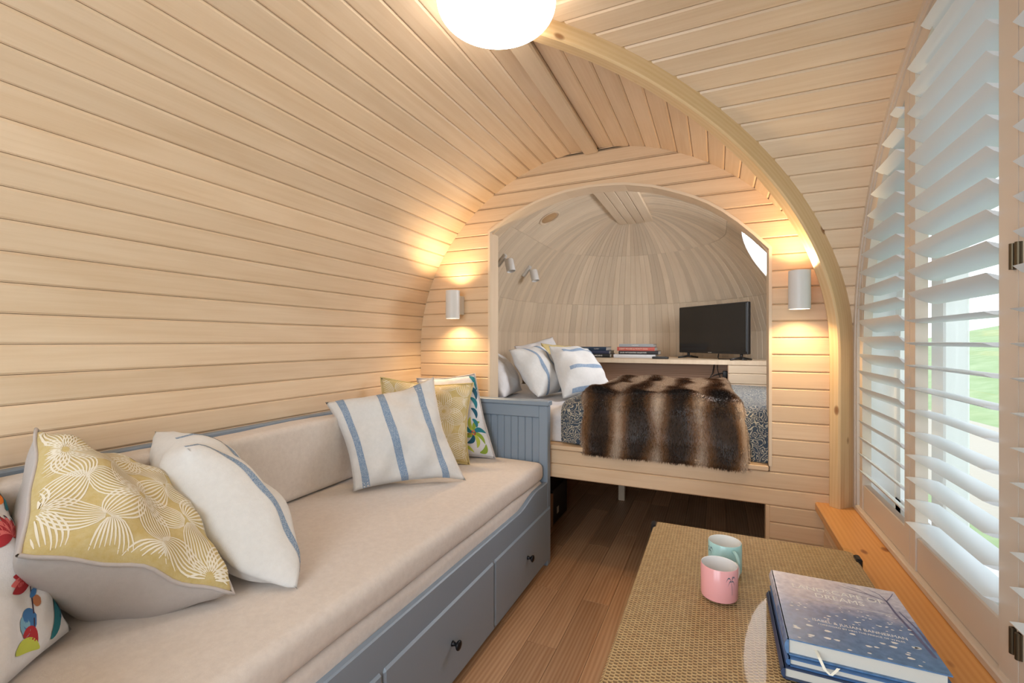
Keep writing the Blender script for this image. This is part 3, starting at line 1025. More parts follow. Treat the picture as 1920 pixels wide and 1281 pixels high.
# ------------------------------------------------------------------ cushions
class Cushion:
    def __init__(s, name, label, cat, TL, TR, BR, BL, thick, front, back, n=36, pinch=0.055, fb=0.55, piping=None, group=None, wob=0.004, seed=0, edge=0.005, expo=0.62):
        s.edge = edge
        s.TL, s.TR, s.BR, s.BL = map(V, (TL, TR, BR, BL))
        s.th = thick; s.pinch = pinch; s.fb = fb; s.wob = wob; s.seed = seed; s.expo = expo
        s.nrm = ((s.TR - s.TL) + (s.BR - s.BL)).cross((s.TL - s.BL) + (s.TR - s.BR)).normalized()
        mb = MB()
        N_ = n
        def grid(side, mi):
            base = len(mb.v)
            for j in range(N_ + 1):
                for i in range(N_ + 1):
                    mb.v.append(tuple(s.at(i / N_, j / N_, side)))
            for j in range(N_):
                for i in range(N_):
                    a = base + j * (N_ + 1) + i
                    mb.f.append((a, a + 1, a + N_ + 2, a + N_ + 1)); mb.mi.append(mi)
                    mb.uv.append([(i / N_, j / N_), ((i + 1) / N_, j / N_), ((i + 1) / N_, (j + 1) / N_), (i / N_, (j + 1) / N_)])
        grid(1, 0); grid(-1, 1)
        s.o = mb.build(name, [front, back], None, smooth=True)
        bm = bmesh.new(); bm.from_mesh(s.o.data)
        bmesh.ops.remove_doubles(bm, verts=bm.verts, dist=1e-5)
        bmesh.ops.recalc_face_normals(bm, faces=bm.faces)
        bm.to_mesh(s.o.data); bm.free()
        tag(s.o, label, cat, group)
        if piping:
            pts = []
            for k in range(4 * 18):
                e, t = divmod(k, 18); t /= 18
                u, v_ = ((t, 0), (1, t), (1 - t, 1), (0, 1 - t))[e]
                pts.append(s.at(u, v_, 1))
            pts.append(pts[0])
            p = MB().tube(pts, 0.0042, 7, cap=False).build('piping', piping, s.o, smooth=True)
    def at(s, u, v_, side=1, lift=0.0):
        a, b = 2 * u - 1, 2 * v_ - 1
        k = s.pinch
        ca = abs(a) ** 1.6; cb = abs(b) ** 1.6
        uu = 0.5 + 0.5 * a * (1 - k * (1 - b * b) * ca)
        vv = 0.5 + 0.5 * b * (1 - k * (1 - a * a) * cb)
        p = (s.BL * (1 - uu) + s.BR * uu) * (1 - vv) + (s.TL * (1 - uu) + s.TR * uu) * vv
        h = (max(0, 1 - abs(a) ** 2.2) ** s.expo) * (max(0, 1 - abs(b) ** 2.2) ** s.expo)
        f = s.fb if side > 0 else 1 - s.fb
        wv = s.wob * (math.sin(7 * a + 3 * b + s.seed) + math.sin(5 * b - 6 * a * b + 2 * s.seed) + 0.7 * math.sin(13 * a * b + s.seed * 3 + 9 * b)) * (h ** 0.5)
        ew = s.edge * (math.sin(4.3 * a + 2.1 * b + s.seed) + 0.6 * math.sin(9 * a - 7 * b + 1.7 * s.seed))
        return p + s.nrm * (side * (h * s.th * f + lift) + wv + ew)
    def ribbon(s, mb, path, width, side=1, lift=0.0012, mi=0):
        """path: (u, v) list; width: number or function of 0..1 (in uv units)"""
        n = len(path)
        rows = []
        for i, (u, v_) in enumerate(path):
            q = path[min(i + 1, n - 1)]; p = path[max(i - 1, 0)]
            dx, dy = q[0] - p[0], q[1] - p[1]; l = math.hypot(dx, dy) or 1
            nx, ny = -dy / l, dx / l
            w_ = width(i / (n - 1)) if callable(width) else width
            row = []
            for k in (-0.5, 0, 0.5):
                uu, vv = min(1, max(0, u + nx * w_ * k)), min(1, max(0, v_ + ny * w_ * k))
                row.append(tuple(s.at(uu, vv, side, lift)))
            rows.append(row)
        mb.rings(rows, closed=False, cap=False, mi=mi)

def stripes(c, us, name='woven_stripe', v0=0.0, v1=1.0, wd=0.055, horizontal=False, side=1):
    mb = MB()
    for u in us:
        p = []
        for k in range(37):
            t = v0 + (v1 - v0) * k / 36
            p.append((t, u) if horizontal else (u, t))
        c.ribbon(mb, p, wd, side, 0.0010)
    o = mb.build(name, M['stripe'], c.o, smooth=True)
    o['label'] = 'woven blue stripes'
    return o

def leaf_print(c, D, u0, v0, rot, side=1, lines=10, wk=1.0):
    """six-leaved rosettes on a triangular lattice, each leaf drawn as a fan of fine pale lines"""
    mb = MB()
    q_ = random.Random(11)
    for I in range(-4, 8):
        for J in range(-4, 8):
            lu, lv = D * (I + 0.5 * J), D * 0.866 * J
            fu = u0 + lu * math.cos(rot) - lv * math.sin(rot); fv = v0 + lu * math.sin(rot) + lv * math.cos(rot)
            if not (-0.4 < fu < 1.4 and -0.4 < fv < 1.4): continue
            for k in range(6):
                th = rot + PI / 6 + PI * k / 3 + q_.uniform(-0.1, 0.1)
                L0 = D * q_.uniform(0.53, 0.60)
                ca, sa = math.cos(th), math.sin(th)
                for j in range(lines):
                    q = (j - (lines - 1) / 2) / ((lines - 1) / 2)
                    path = []
                    for i in range(10):
                        t = 0.07 + 0.93 * i / 9
                        l_ = L0 * t
                        w_ = D * 0.185 * q * math.sin(PI * min(1, t * 0.97)) ** 0.62
                        u, v_ = fu + ca * l_ - sa * w_, fv + sa * l_ + ca * w_
                        if 0.012 < u < 0.988 and 0.012 < v_ < 0.988: path.append((u, v_))
                    if len(path) >= 3:
                        c.ribbon(mb, path, lambda t: wk * D * 0.0185 * (0.35 + 0.65 * math.sin(PI * t)), side, 0.0007)
    o = mb.build('leaf_print', M['creamprint'], c.o, smooth=True)
    o['label'] = 'cream lined leaf print'

def tropical(c, items, name='print'):
    """items: (colour, kind, params)"""
    by = {}
    for it in items:
        by.setdefault(it[0], []).append(it)
    mb = MB(); mats = []
    lift = 0.0006
    for col, kind, a in items:
        if col not in mats: mats.append(col)
        mi = mats.index(col)
        lift += 0.00002
        if kind == 'leaf':        # u0,v0,u1,v1,width,bend
            u0, v0, u1, v1, w_, be = a
            dx, dy = u1 - u0, v1 - v0
            path = [(u0 + dx * t - dy * be * math.sin(PI * t), v0 + dy * t + dx * be * math.sin(PI * t)) for t in [i / 12 for i in range(13)]]
            c.ribbon(mb, path, lambda t: w_ * math.sin(PI * (0.04 + 0.94 * t)) ** 0.8, 1, lift, mi)
        elif kind == 'line':
            pts, w_ = a
            dense = []
            for p, q in zip(pts, pts[1:]):
                for i in range(6): dense.append((p[0] + (q[0] - p[0]) * i / 6, p[1] + (q[1] - p[1]) * i / 6))
            dense.append(pts[-1])
            c.ribbon(mb, dense, w_, 1, lift, mi)
        elif kind == 'dot':
            u, v_, r = a
            path = [(u - r + 2 * r * i / 8, v_) for i in range(9)]
            c.ribbon(mb, path, lambda t: 2 * r * math.sqrt(max(0.0, 1 - (2 * t - 1) ** 2)) + 0.001, 1, lift, mi)
    o = mb.build(name, [PR[k] for k in mats], c.o, smooth=True)
    o['label'] = 'colourful printed motifs'

def palm(items, u, v_, s, trunk=True, ang=0.0):
    cols = ['green', 'lime', 'teal', 'green', 'dteal', 'lime', 'green', 'teal']
    if trunk: items.append(('brown', 'line', ([(u - 0.62 * s * math.cos(ang), v_ - 0.62 * s * math.sin(ang)), (u, v_)], 0.045 * s * 2)))
    for k in range(8):
        a = ang + 0.5 + 2 * PI * k / 8
        items.append((cols[k], 'leaf', (u, v_, u + s * 0.55 * math.cos(a), v_ + s * 0.55 * math.sin(a), 0.13 * s * 1.3, 0.2)))
    for k in range(7):
        items.append((('red', 'orange', 'pink')[k % 3], 'dot', (u + 0.07 * s * math.cos(k * 0.9), v_ + 0.07 * s * math.sin(k * 0.9), 0.03 * s)))

# front striped cushion by the far end of the daybed
c1 = Cushion('cushion', 'white linen cushion with three blue stripes leaning on the mustard cushion at the daybed end', 'cushion',
             (-1.515, 1.430, 0.875), (-1.200, 1.775, 0.962), (-0.985, 1.705, 0.530), (-1.318, 1.388, 0.530), 0.16, M['whitefab'], M['whitefab'], seed=1, pinch=0.12, edge=0.010, wob=0.006)
stripes(c1, (0.115, 0.455, 0.815), wd=0.065)
c2 = Cushion('cushion', 'mustard leaf patterned cushion behind the striped cushion at the daybed end', 'cushion',
             (-1.528, 1.795, 0.950), (-1.135, 2.035, 0.915), (-1.100, 1.935, 0.528), (-1.480, 1.690, 0.535), 0.14, M['mustard'], M['greyfab'], seed=2, piping=M['mustard'], pinch=0.11, edge=0.010)
leaf_print(c2, 0.50, 0.70, 0.62, 0.15, lines=9, wk=0.72)
c3 = Cushion('cushion', 'white cushion with printed palm trees against the grey blue end panel', 'cushion',
             (-1.47, 2.02, 0.93), (-1.165, 2.105, 0.958), (-1.035, 2.085, 0.530), (-1.37, 1.985, 0.530), 0.09, M['cotton'], M['greyfab'], seed=3, piping=M['piping'], wob=0.002)
it = []
palm(it, 0.79, 0.30, 0.34, True, 0.25)
palm(it, 0.62, 0.68, 0.28, False, 0.0)
for k in range(5): it.append((('teal', 'dteal')[k % 2], 'leaf', (0.90 - 0.02 * k, 0.98 - 0.13 * k, 0.98 - 0.03 * k, 0.80 - 0.11 * k, 0.06, 0.25)))
it.append(('lime', 'leaf', (0.55, 0.12, 0.72, 0.05, 0.05, 0.2))); it.append(('green', 'leaf', (0.80, 0.05, 0.93, 0.16, 0.06, -0.2)))
palm(it, 0.25, 0.5, 0.35, True, 0.6)
tropical(c3, it)

# near group
c4 = Cushion('cushion', 'mustard leaf patterned cushion with grey back in the near corner of the daybed', 'cushion',
             (-1.545, 0.541, 0.905), (-1.395, 0.745, 0.735), (-1.010, 0.690, 0.552), (-1.160, 0.390, 0.745), 0.29, M['mustard'], M['greyfab'], seed=4, edge=0.008, fb=0.26, piping=M['piping'], pinch=0.04, expo=0.5)
leaf_print(c4, 0.50, 0.48, 0.36, 0.3)
c5 = Cushion('cushion', 'plump white linen cushion with one curved blue stripe resting on the near mustard cushion', 'cushion',
             (-1.276, 0.745, 0.845), (-1.520, 0.800, 0.865), (-1.170, 0.850, 0.545), (-0.920, 0.790, 0.532), 0.215, M['whitefab'], M['whitefab'], seed=5, fb=0.5, pinch=0.03, expo=0.5)
stripes(c5, (0.13, 0.52), wd=0.06)
c6 = Cushion('cushion', 'white cushion with teal leaves and red parasols printed on it in the near corner', 'cushion',
             (-1.40, 0.20, 0.82), (-1.535, 0.455, 0.850), (-1.195, 0.470, 0.540), (-1.025, 0.27, 0.540), 0.12, M['cotton'], M['greyfab'], seed=6, pinch=0.04)
it = []
for k in range(7):
    a = 0.2 + k * 0.42
    it.append((('teal', 'dteal')[k % 2], 'leaf', (0.80, 0.80, 0.80 + 0.24 * math.cos(a + 0.6), 0.80 + 0.22 * math.sin(a + 0.6), 0.07, 0.2)))
it += [('dteal', 'leaf', (0.96, 0.80, 0.80, 0.52, 0.10, 0.25)), ('green', 'leaf', (0.99, 0.72, 0.88, 0.5, 0.05, 0.2)),
       ('orange', 'leaf', (0.82, 0.70, 0.74, 0.78, 0.04, 0.1)), ('orange', 'leaf', (0.82, 0.70, 0.82, 0.80, 0.04, 0.1)), ('orange', 'leaf', (0.82, 0.70, 0.90, 0.77, 0.04, -0.1))]
for k in range(9):                # parasol: scalloped red canopy
    a = PI * k / 8
    it.append((('red', 'pink')[k % 2], 'leaf', (0.70, 0.50, 0.70 + 0.15 * math.cos(a), 0.50 + 0.12 * math.sin(a), 0.05, 0.0)))
    it.append(('dark', 'dot', (0.70 + 0.15 * math.cos(a), 0.50 + 0.12 * math.sin(a), 0.012)))
for k in range(9):                # second parasol lower down
    a = PI * k / 8 + 0.1
    it.append((('red', 'dark', 'red', 'pink')[k % 4], 'leaf', (0.70, 0.28, 0.70 + 0.16 * math.cos(a), 0.28 + 0.08 * math.sin(a), 0.045, 0.0)))
it += [('dark', 'line', ([(0.70, 0.28), (0.64, 0.10)], 0.008)),
       ('blue', 'dot', (0.62, 0.14, 0.05)), ('sky', 'dot', (0.58, 0.13, 0.04)), ('red', 'leaf', (0.55, 0.10, 0.66, 0.04, 0.05, 0.2)), ('brown', 'dot', (0.70, 0.19, 0.025)), ('blue', 'leaf', (0.67, 0.22, 0.73, 0.24, 0.03, 0)),
       ('lime', 'leaf', (0.45, 0.06, 0.68, 0.02, 0.05, 0.1)), ('teal', 'leaf', (0.90, 0.20, 0.78, 0.02, 0.08, 0.2)), ('dteal', 'leaf', (0.97, 0.34, 0.90, 0.06, 0.07, 0.15)), ('green', 'leaf', (0.94, 0.40, 0.99, 0.2, 0.05, 0.2))]
it += [('teal', 'leaf', (0.99, 0.98, 0.86, 0.66, 0.12, 0.2)), ('dteal', 'leaf', (0.70, 0.99, 0.92, 0.90, 0.10, 0.2)), ('sky', 'leaf', (0.80, 0.92, 0.92, 0.84, 0.05, 0.1))]
for k in range(6): it.append((('teal', 'green', 'red', 'lime')[k % 4], 'leaf', (0.2 + 0.05 * k, 0.2 + 0.12 * k, 0.35 + 0.03 * k, 0.3 + 0.1 * k, 0.07, 0.2)))
tropical(c6, it)

# ------------------------------------------------------------------ bed in the alcove
bd = tag(empty('bed', (-0.57, 2.9, 0)), 'built in pale wooden bed base on posts inside the alcove', 'bed')
box('bed_deck', (-1.52, YA + 0.02, 0.50), (0.38, 3.50, 0.594), M['pale'], bd, 0.004)
for (lx, ly) in ((-0.62, 3.28), (-1.40, 3.28), (0.30, 3.28)):
    box('post', (lx - 0.022, ly - 0.022, 0.0), (lx + 0.022, ly + 0.022, 0.50), M['pale'], bd, 0.003)
mt = rbox('mattress', (-1.50, 2.335, 0.596), (0.36, 3.485, 0.752), 0.035, M['cotton'], None, 4)
tag(mt, 'white bed mattress mostly hidden under the bedclothes in the alcove', 'mattress')

def drape(name, x0, x1, y_back, y_front, z_top, z_bot, mat, puff, seed, nx=40, ny=30, nd=14, thick=0.012, rnd=0.05, x_wob=0.0, edge=0.02, skew=0.0):
    """bedclothes: flat top with puffs, rounded front edge, hanging front"""
    rows = []
    rows_uv = []
    def zt(x, y):
        return z_top + puff * (0.5 * math.sin(x * 7.3 + seed) * math.sin(y * 6.1 + seed * 2) + 0.3 * math.sin(x * 15 + y * 9 + seed) + 0.25 * math.sin(x * 23 - y * 11 + 2 * seed))
    path = []
    for j in range(ny + 1):
        t = j / ny
        path.append((y_back + (y_front + rnd - y_back) * t, 0.0, 0))
    for j in range(1, 7):
        a = PI / 2 * j / 6
        path.append((y_front + rnd - rnd * math.sin(a), rnd * (1 - math.cos(a)), 0))
    for j in range(1, nd + 1):
        path.append((y_front, rnd + (z_top - rnd - z_bot) * j / nd, j / nd))
    acc = 0.0; prev = None
    mb = MB(); n = nx + 1
    for pi_, (y, dz, hang) in enumerate(path):
        row = []
        for i in range(nx + 1):
            t = i / nx
            xx = x0 + (x1 - x0) * t + skew * hang
            e = min(t, 1 - t) * (x1 - x0)
            eb = 1 - max(0, 1 - e / edge) ** 2 if edge else 1
            base = zt(xx, y) if not hang else zt(xx, y_front)
            z_ = base - dz - (1 - eb) * thick
            if hang: z_ = max(z_bot if hang == 1 else -9, base - dz) if hang < 1 else z_bot + 0.004 * math.sin(xx * 19 + seed)
            yy = y - (0.006 * math.sin(xx * 21 + seed) + 0.004 * math.sin(xx * 43 + 2 * seed)) * (hang if hang else 0) - x_wob * hang
            row.append((xx, yy, z_))
        rows.append(row)
    mb.rings(rows, closed=False, cap=False)
    mb.uv = []
    L_ = [0.0]
    for p, q in zip(path, path[1:]): L_.append(L_[-1] + math.hypot(q[0] - p[0], q[1] - p[1]))
    for i in range(len(rows) - 1):
        for j in range(nx):
            xa, xb = x0 + (x1 - x0) * j / nx, x0 + (x1 - x0) * (j + 1) / nx
            mb.uv.append([(xa, L_[i]), (xb, L_[i]), (xb, L_[i + 1]), (xa, L_[i + 1])])
    o = mb.build(name, mat, None, smooth=True)
    md = o.modifiers.new('thickness', 'SOLIDIFY'); md.thickness = thick * 0.6; md.offset = 0
    return o, rows
sh, _ = drape('bed_sheet', -1.49, -0.60, 3.47, 2.292, 0.776, 0.604, M['cotton'], 0.008, 1.0, thick=0.016, edge=0.0)
tag(sh, 'white cotton bed sheet hanging over the front of the mattress', 'sheet')
qu, _ = drape('quilt', -0.74, 0.34, 3.47, 2.262, 0.826, 0.602, M['quilt'], 0.012, 2.2, thick=0.020, rnd=0.075, edge=0.05)
tag(qu, 'navy and cream patterned quilt spread across the alcove bed', 'quilt')

# fur throw with a real pile
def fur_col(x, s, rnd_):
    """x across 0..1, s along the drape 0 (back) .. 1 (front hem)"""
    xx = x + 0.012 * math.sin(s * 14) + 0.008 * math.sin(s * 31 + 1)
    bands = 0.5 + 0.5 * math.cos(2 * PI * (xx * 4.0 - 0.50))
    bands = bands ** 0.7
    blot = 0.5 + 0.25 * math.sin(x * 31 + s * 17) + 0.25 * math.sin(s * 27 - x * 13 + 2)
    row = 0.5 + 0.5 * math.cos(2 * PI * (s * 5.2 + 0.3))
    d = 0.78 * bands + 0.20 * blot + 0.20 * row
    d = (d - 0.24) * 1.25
    f_ = max(0.0, min(1.0, (s - 0.55) / 0.22)); d = d - 0.30 + 0.56 * f_ * f_ * (3 - 2 * f_)  # window sheen painted in: paler on top, darker on the front drop
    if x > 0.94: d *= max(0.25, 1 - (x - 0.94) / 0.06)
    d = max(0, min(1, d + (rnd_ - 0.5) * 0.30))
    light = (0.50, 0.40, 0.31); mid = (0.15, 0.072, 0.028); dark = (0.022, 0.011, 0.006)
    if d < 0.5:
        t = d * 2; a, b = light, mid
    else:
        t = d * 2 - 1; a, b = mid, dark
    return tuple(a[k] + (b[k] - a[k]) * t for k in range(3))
def fur_mat(name):
    m, t, b = nt(name)
    at = N(t, 'ShaderNodeAttribute'); at.attribute_name = 'Col'
    t.links.new(at.outputs['Color'], b.inputs['Base Color'])
    b.inputs['Roughness'].default_value = 0.42
    b.inputs['Specular IOR Level'].default_value = 0.3
    b.inputs['Sheen Weight'].default_value = 0.15
    b.inputs['Sheen Roughness'].default_value = 0.35
    return m
M['fur'] = fur_mat('brown_striped_fur')
def color_attr(o, cols):
    a = o.data.color_attributes.new('Col', 'FLOAT_COLOR', 'POINT')
    flat = []
    for c_ in cols: flat += [c_[0], c_[1], c_[2], 1.0]
    a.data.foreach_set('color', flat)
ZF = 0.870
def fur_path(s):
    """s 0..1 -> (y, z, tangent)"""
    L1, R_, L3 = 1.07, 0.085, 0.215
    A = PI / 2 * R_
    d = s * (L1 + A + L3)
    yb = 3.40
    if d < L1:
        return (yb - d, ZF, -1.0, 0.0)
    d -= L1
    y1 = yb - L1
    if d < A:
        a = d / R_
        return (y1 - R_ * math.sin(a), ZF - R_ * (1 - math.cos(a)), -math.cos(a), -math.sin(a))
    d -= A
    return (y1 - R_ - 0.036 * min(1, d / 0.12), ZF - R_ - d, 0.0, -1.0)
def fur_pt(x, s):
    y, z_, ty, tz = fur_path(s)
    left = -0.665 + 0.03 * s + 0.012 * math.sin(s * 8)
    right = 0.055 + 0.065 * s + 0.010 * math.sin(s * 7 + 1)
    xx = left + (right - left) * x
    rd = 0.008 * math.sin(xx * 11 + s * 13) + 0.005 * math.sin(xx * 27 - s * 19)
    e = min(x, 1 - x) * (right - left)
    drop = 0.026 * max(0, 1 - e / 0.035) ** 2
    ny, nz = -tz * -1 * -1, -ty    # outward normal of the path
    ny, nz = tz, -ty
    return V((xx, y + ny * (rd - drop), z_ + nz * (rd - drop))), V((0, ny, nz)), V((0, ty, tz))
mb = MB(); cols = []
NX, NSF = 48, 80
rows = []
for j in range(NSF + 1):
    row = []
    for i in range(NX + 1):
        p, n_, t_ = fur_pt(i / NX, j / NSF)
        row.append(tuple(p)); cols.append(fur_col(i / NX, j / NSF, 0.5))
    rows.append(row)
mb.rings(rows, closed=False, cap=False)
fu = mb.build('fur_throw', M['fur'], None, smooth=True)
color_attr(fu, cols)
md = fu.modifiers.new('thickness', 'SOLIDIFY'); md.thickness = 0.008; md.offset = 0
tag(fu, 'brown and cream striped faux fur throw hanging over the bed front', 'throw')
rnd = random.Random(3)
vs, fs, fc = [], [], []
for k in range(90000):
    x = rnd.random(); s = rnd.random()
    p, n_, t_ = fur_pt(x, s)
    if x < 0.01 or x > 0.99: n_ = (n_ + V(((-1 if x < 0.5 else 1), 0, 0))).normalized()
    # clumping
    cl = V((math.sin(x * 60 + s * 25), 0, 0)) * 0.35
    d_ = (n_ * (0.75 + 0.2 * rnd.random()) + t_ * (0.55 + 0.3 * rnd.random()) + V((rnd.uniform(-.35, .35), rnd.uniform(-.25, .25), rnd.uniform(-.2, .2))) + cl * 0.5).normalized()
    ln = rnd.uniform(0.010, 0.017)
    sd = d_.cross(n_ + V((rnd.uniform(-.6, .6), rnd.uniform(-.6, .6), rnd.uniform(-.6, .6))))
    if sd.length < 1e-4: continue
    sd = sd.normalized() * rnd.uniform(0.0009, 0.0017)
    tip = p + d_ * ln + t_ * ln * 0.25
    mid_ = p + d_ * ln * 0.5
    b = len(vs)
    vs += [tuple(p - sd), tuple(p + sd), tuple(mid_ + sd * 0.8), tuple(mid_ - sd * 0.8), tuple(tip)]
    fs += [(b, b + 1, b + 2, b + 3), (b + 3, b + 2, b + 4)]
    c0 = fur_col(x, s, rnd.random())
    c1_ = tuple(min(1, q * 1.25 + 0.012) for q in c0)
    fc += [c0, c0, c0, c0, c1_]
me = bpy.data.meshes.new('fur_pile')
me.from_pydata(vs, [], fs); me.materials.append(M['fur'])
fp = bpy.data.objects.new('fur_pile', me); C.objects.link(fp); fp.parent = fu
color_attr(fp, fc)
fp['kind'] = 'stuff'

# pillows on the bed
p1 = Cushion('pillow', 'plump white pillow leftmost on the alcove bed', 'pillow', (-1.44, 2.83, 1.06), (-1.36, 2.38, 1.06), (-1.13, 2.38, 0.80), (-1.20, 2.83, 0.80), 0.20, M['cotton'], M['cotton'], seed=8, pinch=0.03)
p2 = Cushion('pillow', 'striped linen pillow standing second from the left on the alcove bed', 'pillow', (-1.165, 2.53, 1.075), (-1.09, 2.88, 1.105), (-0.90, 2.90, 0.80), (-0.965, 2.50, 0.798), 0.17, M['whitefab'], M['whitefab'], seed=9, pinch=0.03)
stripes(p2, (0.30, 0.66), wd=0.06)
p3 = Cushion('pillow', 'white pillow with only its pointed corner showing behind the striped pillows', 'pillow', (-1.36, 3.04, 1.09), (-1.16, 3.33, 1.165), (-0.98, 3.30, 0.82), (-1.18, 3.00, 0.82), 0.12, M['cotton'], M['cotton'], seed=10)
p5 = Cushion('pillow', 'mustard pillow peeking out between the two striped pillows on the bed', 'pillow', (-1.10, 2.92, 1.12), (-0.96, 3.18, 1.10), (-0.86, 3.14, 0.81), (-1.02, 2.88, 0.81), 0.07, M['mustard'], M['greyfab'], seed=12)
p4 = Cushion('pillow', 'striped linen pillow nearest the shelf with two blue bands across it', 'pillow', (-0.975, 2.72, 1.10), (-0.80, 3.02, 1.08), (-0.60, 2.88, 0.805), (-0.82, 2.55, 0.798), 0.17, M['whitefab'], M['whitefab'], seed=11, pinch=0.03)
stripes(p4, (0.80, 0.42, 0.06), wd=0.065, horizontal=True, v0=0.14)

# ------------------------------------------------------------------ shelf behind the bed
shf = tag(empty('shelf', (-0.57, 3.6, 0.60)), 'pale wooden shelf across the back of the alcove carrying books and the television', 'shelf')
YSH = 3.50
ring = []
RS = 0.985
a0 = math.asin((YSH - YP) / RS)
for k in range(33):
    a = a0 + (PI - 2 * a0) * k / 32
    ring.append((XC + RS * math.cos(a), YP + RS * math.sin(a)))
keep(MB().rings([[(p[0], p[1], 0.966) for p in ring], [(p[0], p[1], 0.995) for p in ring]]).build('shelf_board', M['pale']), shf)
box('back_panel', (XC - 0.93, 3.62, 0.602), (0.066, 3.635, 0.965), M['ply'], shf)
box('side_panel', (0.066, 3.505, 0.602), (0.078, 3.635, 0.965), M['ply'], shf)
zz = 0.62
while zz < 0.96:
    z1 = min(zz + EP, 0.965)
    keep(MB().box((0.068, 3.503, zz + 0.0006), (0.395, 3.518, z1 - 0.0006), 0.004, axis=0).build('front_board', M['pale']), shf)
    zz += EP

def flat_book(name, label, x0, x1, y0, y1, z0, z1, mat, spine='y', group=None, cat='book'):
    """book lying flat; spine along -y face or -x face"""
    b = tag(empty(name, ((x0 + x1) / 2, (y0 + y1) / 2, z0)), label, cat, group)
    c_ = 0.0022
    mbc = MB()
    if spine == 'y':
        mbc.box((x0, y0 + 0.001, z0), (x1, y1, z0 + c_)).box((x0, y0 + 0.001, z1 - c_), (x1, y1, z1))
        k = 6
        rs = [[(x, y0 + 0.002 - 0.0045 * math.sin(PI * q / k), z0 + (z1 - z0) * q / k) for q in range(k + 1)] + [(x, y0 + 0.004, z1 - (z1 - z0) * q / k) for q in range(k + 1)] for x in (x0, x1)]
        mbc.rings(rs)
        pg = MB().box((x0 + 0.004, y0 + 0.005, z0 + c_), (x1 - 0.004, y1 - 0.005, z1 - c_))
    else:
        mbc.box((x0 + 0.001, y0, z0), (x1, y1, z0 + c_)).box((x0 + 0.001, y0, z1 - c_), (x1, y1, z1))
        k = 6
        rs = [[(x0 + 0.002 - 0.005 * math.sin(PI * q / k), y, z0 + (z1 - z0) * q / k) for q in range(k + 1)] + [(x0 + 0.004, y, z1 - (z1 - z0) * q / k) for q in range(k + 1)] for y in (y0, y1)]
        mbc.rings(rs)
        pg = MB().box((x0 + 0.005, y0 + 0.005, z0 + c_), (x1 - 0.005, y1 - 0.005, z1 - c_))
    keep(mbc.build('cover', mat), b)
    keep(pg.build('pages', M['paper']), b)
    return b
def bm_(name, col): return plain('cover_' + name, col, 0.4)
txtw = plain('white_lettering', (0.75, 0.75, 0.73), 0.5)
txty = plain('pale_lettering', (0.62, 0.60, 0.56), 0.5)
txtb = plain('pale_blue_lettering', (0.45, 0.60, 0.72), 0.5)
YBK = 3.74
bk = [
    ('black hardback book with white spine lettering at the bottom of the left shelf stack', -1.10, -0.805, 0.996, 1.026, (0.012, 0.014, 0.016)),
    ('dark blue book in the middle of the left shelf stack', -1.105, -0.812, 1.0265, 1.052, (0.02, 0.03, 0.075)),
    ('navy book with pale blue spine lettering on top of the left shelf stack', -1.14, -0.838, 1.0525, 1.082, (0.012, 0.035, 0.075)),
    ('thick white book at the bottom of the right shelf stack', -0.775, -0.445, 0.996, 1.023, (0.62, 0.63, 0.66)),
    ('black book with white title under the red book in the right shelf stack', -0.735, -0.425, 1.0235, 1.052, (0.018, 0.018, 0.022)),
    ('red spined book in the right shelf stack', -0.748, -0.452, 1.0525, 1.083, (0.50, 0.10, 0.075)),
    ('slim grey book on top of the right shelf stack', -0.73, -0.46, 1.0835, 1.107, (0.30, 0.32, 0.34)),
]
bo_ = []
for i, (lb, xa, xb, za, zb, col) in enumerate(bk):
    b = flat_book('book', lb, xa, xb, YBK + 0.004 * (i % 3), YBK + 0.22, za, zb, bm_(str(i), col), 'y', 'books stacked on the alcove shelf')
    bo_.append((b, xa, xb, (za + zb) / 2, YBK + 0.004 * (i % 3)))
def spine_text(i, body, size, mat, x_off, dy=-0.0032, sx=1.0):
    b, xa, xb, zc, y0 = bo_[i]
    text_mesh('spine_lettering', body, size, basis((xa + x_off, y0 + dy, zc), (1, 0, 0), (0, 0, 1)), mat, b, sx=sx)
spine_text(0, 'TREES AND GARDENS', 0.018, txtw, 0.055, sx=1.0)
spine_text(2, 'GARDENS', 0.018, txtb, 0.075); spine_text(2, 'CLASSIC', 0.012, txtw, 0.20)
spine_text(1, 'PARKS', 0.010, txty, 0.12)
spine_text(4, 'DAVID WITTGENSTEIN COLLECTION', 0.0155, txtw, 0.012, sx=0.80)
spine_text(5, 'DERRY MOORE & MONTY DON', 0.0185, plain('cream_lettering', (0.75, 0.60, 0.48), 0.5), 0.018, sx=0.85)
spine_text(6, 'GARDENS', 0.012, txtw, 0.10)

rm = tag(rbox('remote_control', (-0.455, 3.60, 0.9955), (-0.335, 3.64, 1.013), 0.006, M['black']), 'slim black remote control lying on the shelf beside the books', 'remote')
bt = MB()
for i in range(6):
    for j in range(2): bt.box((-0.445 + i * 0.017, 3.608 + j * 0.014, 1.0128), (-0.435 + i * 0.017, 3.616 + j * 0.014, 1.0145))
bt.build('button', plain('grey_buttons', (0.2, 0.2, 0.21), 0.5), rm)

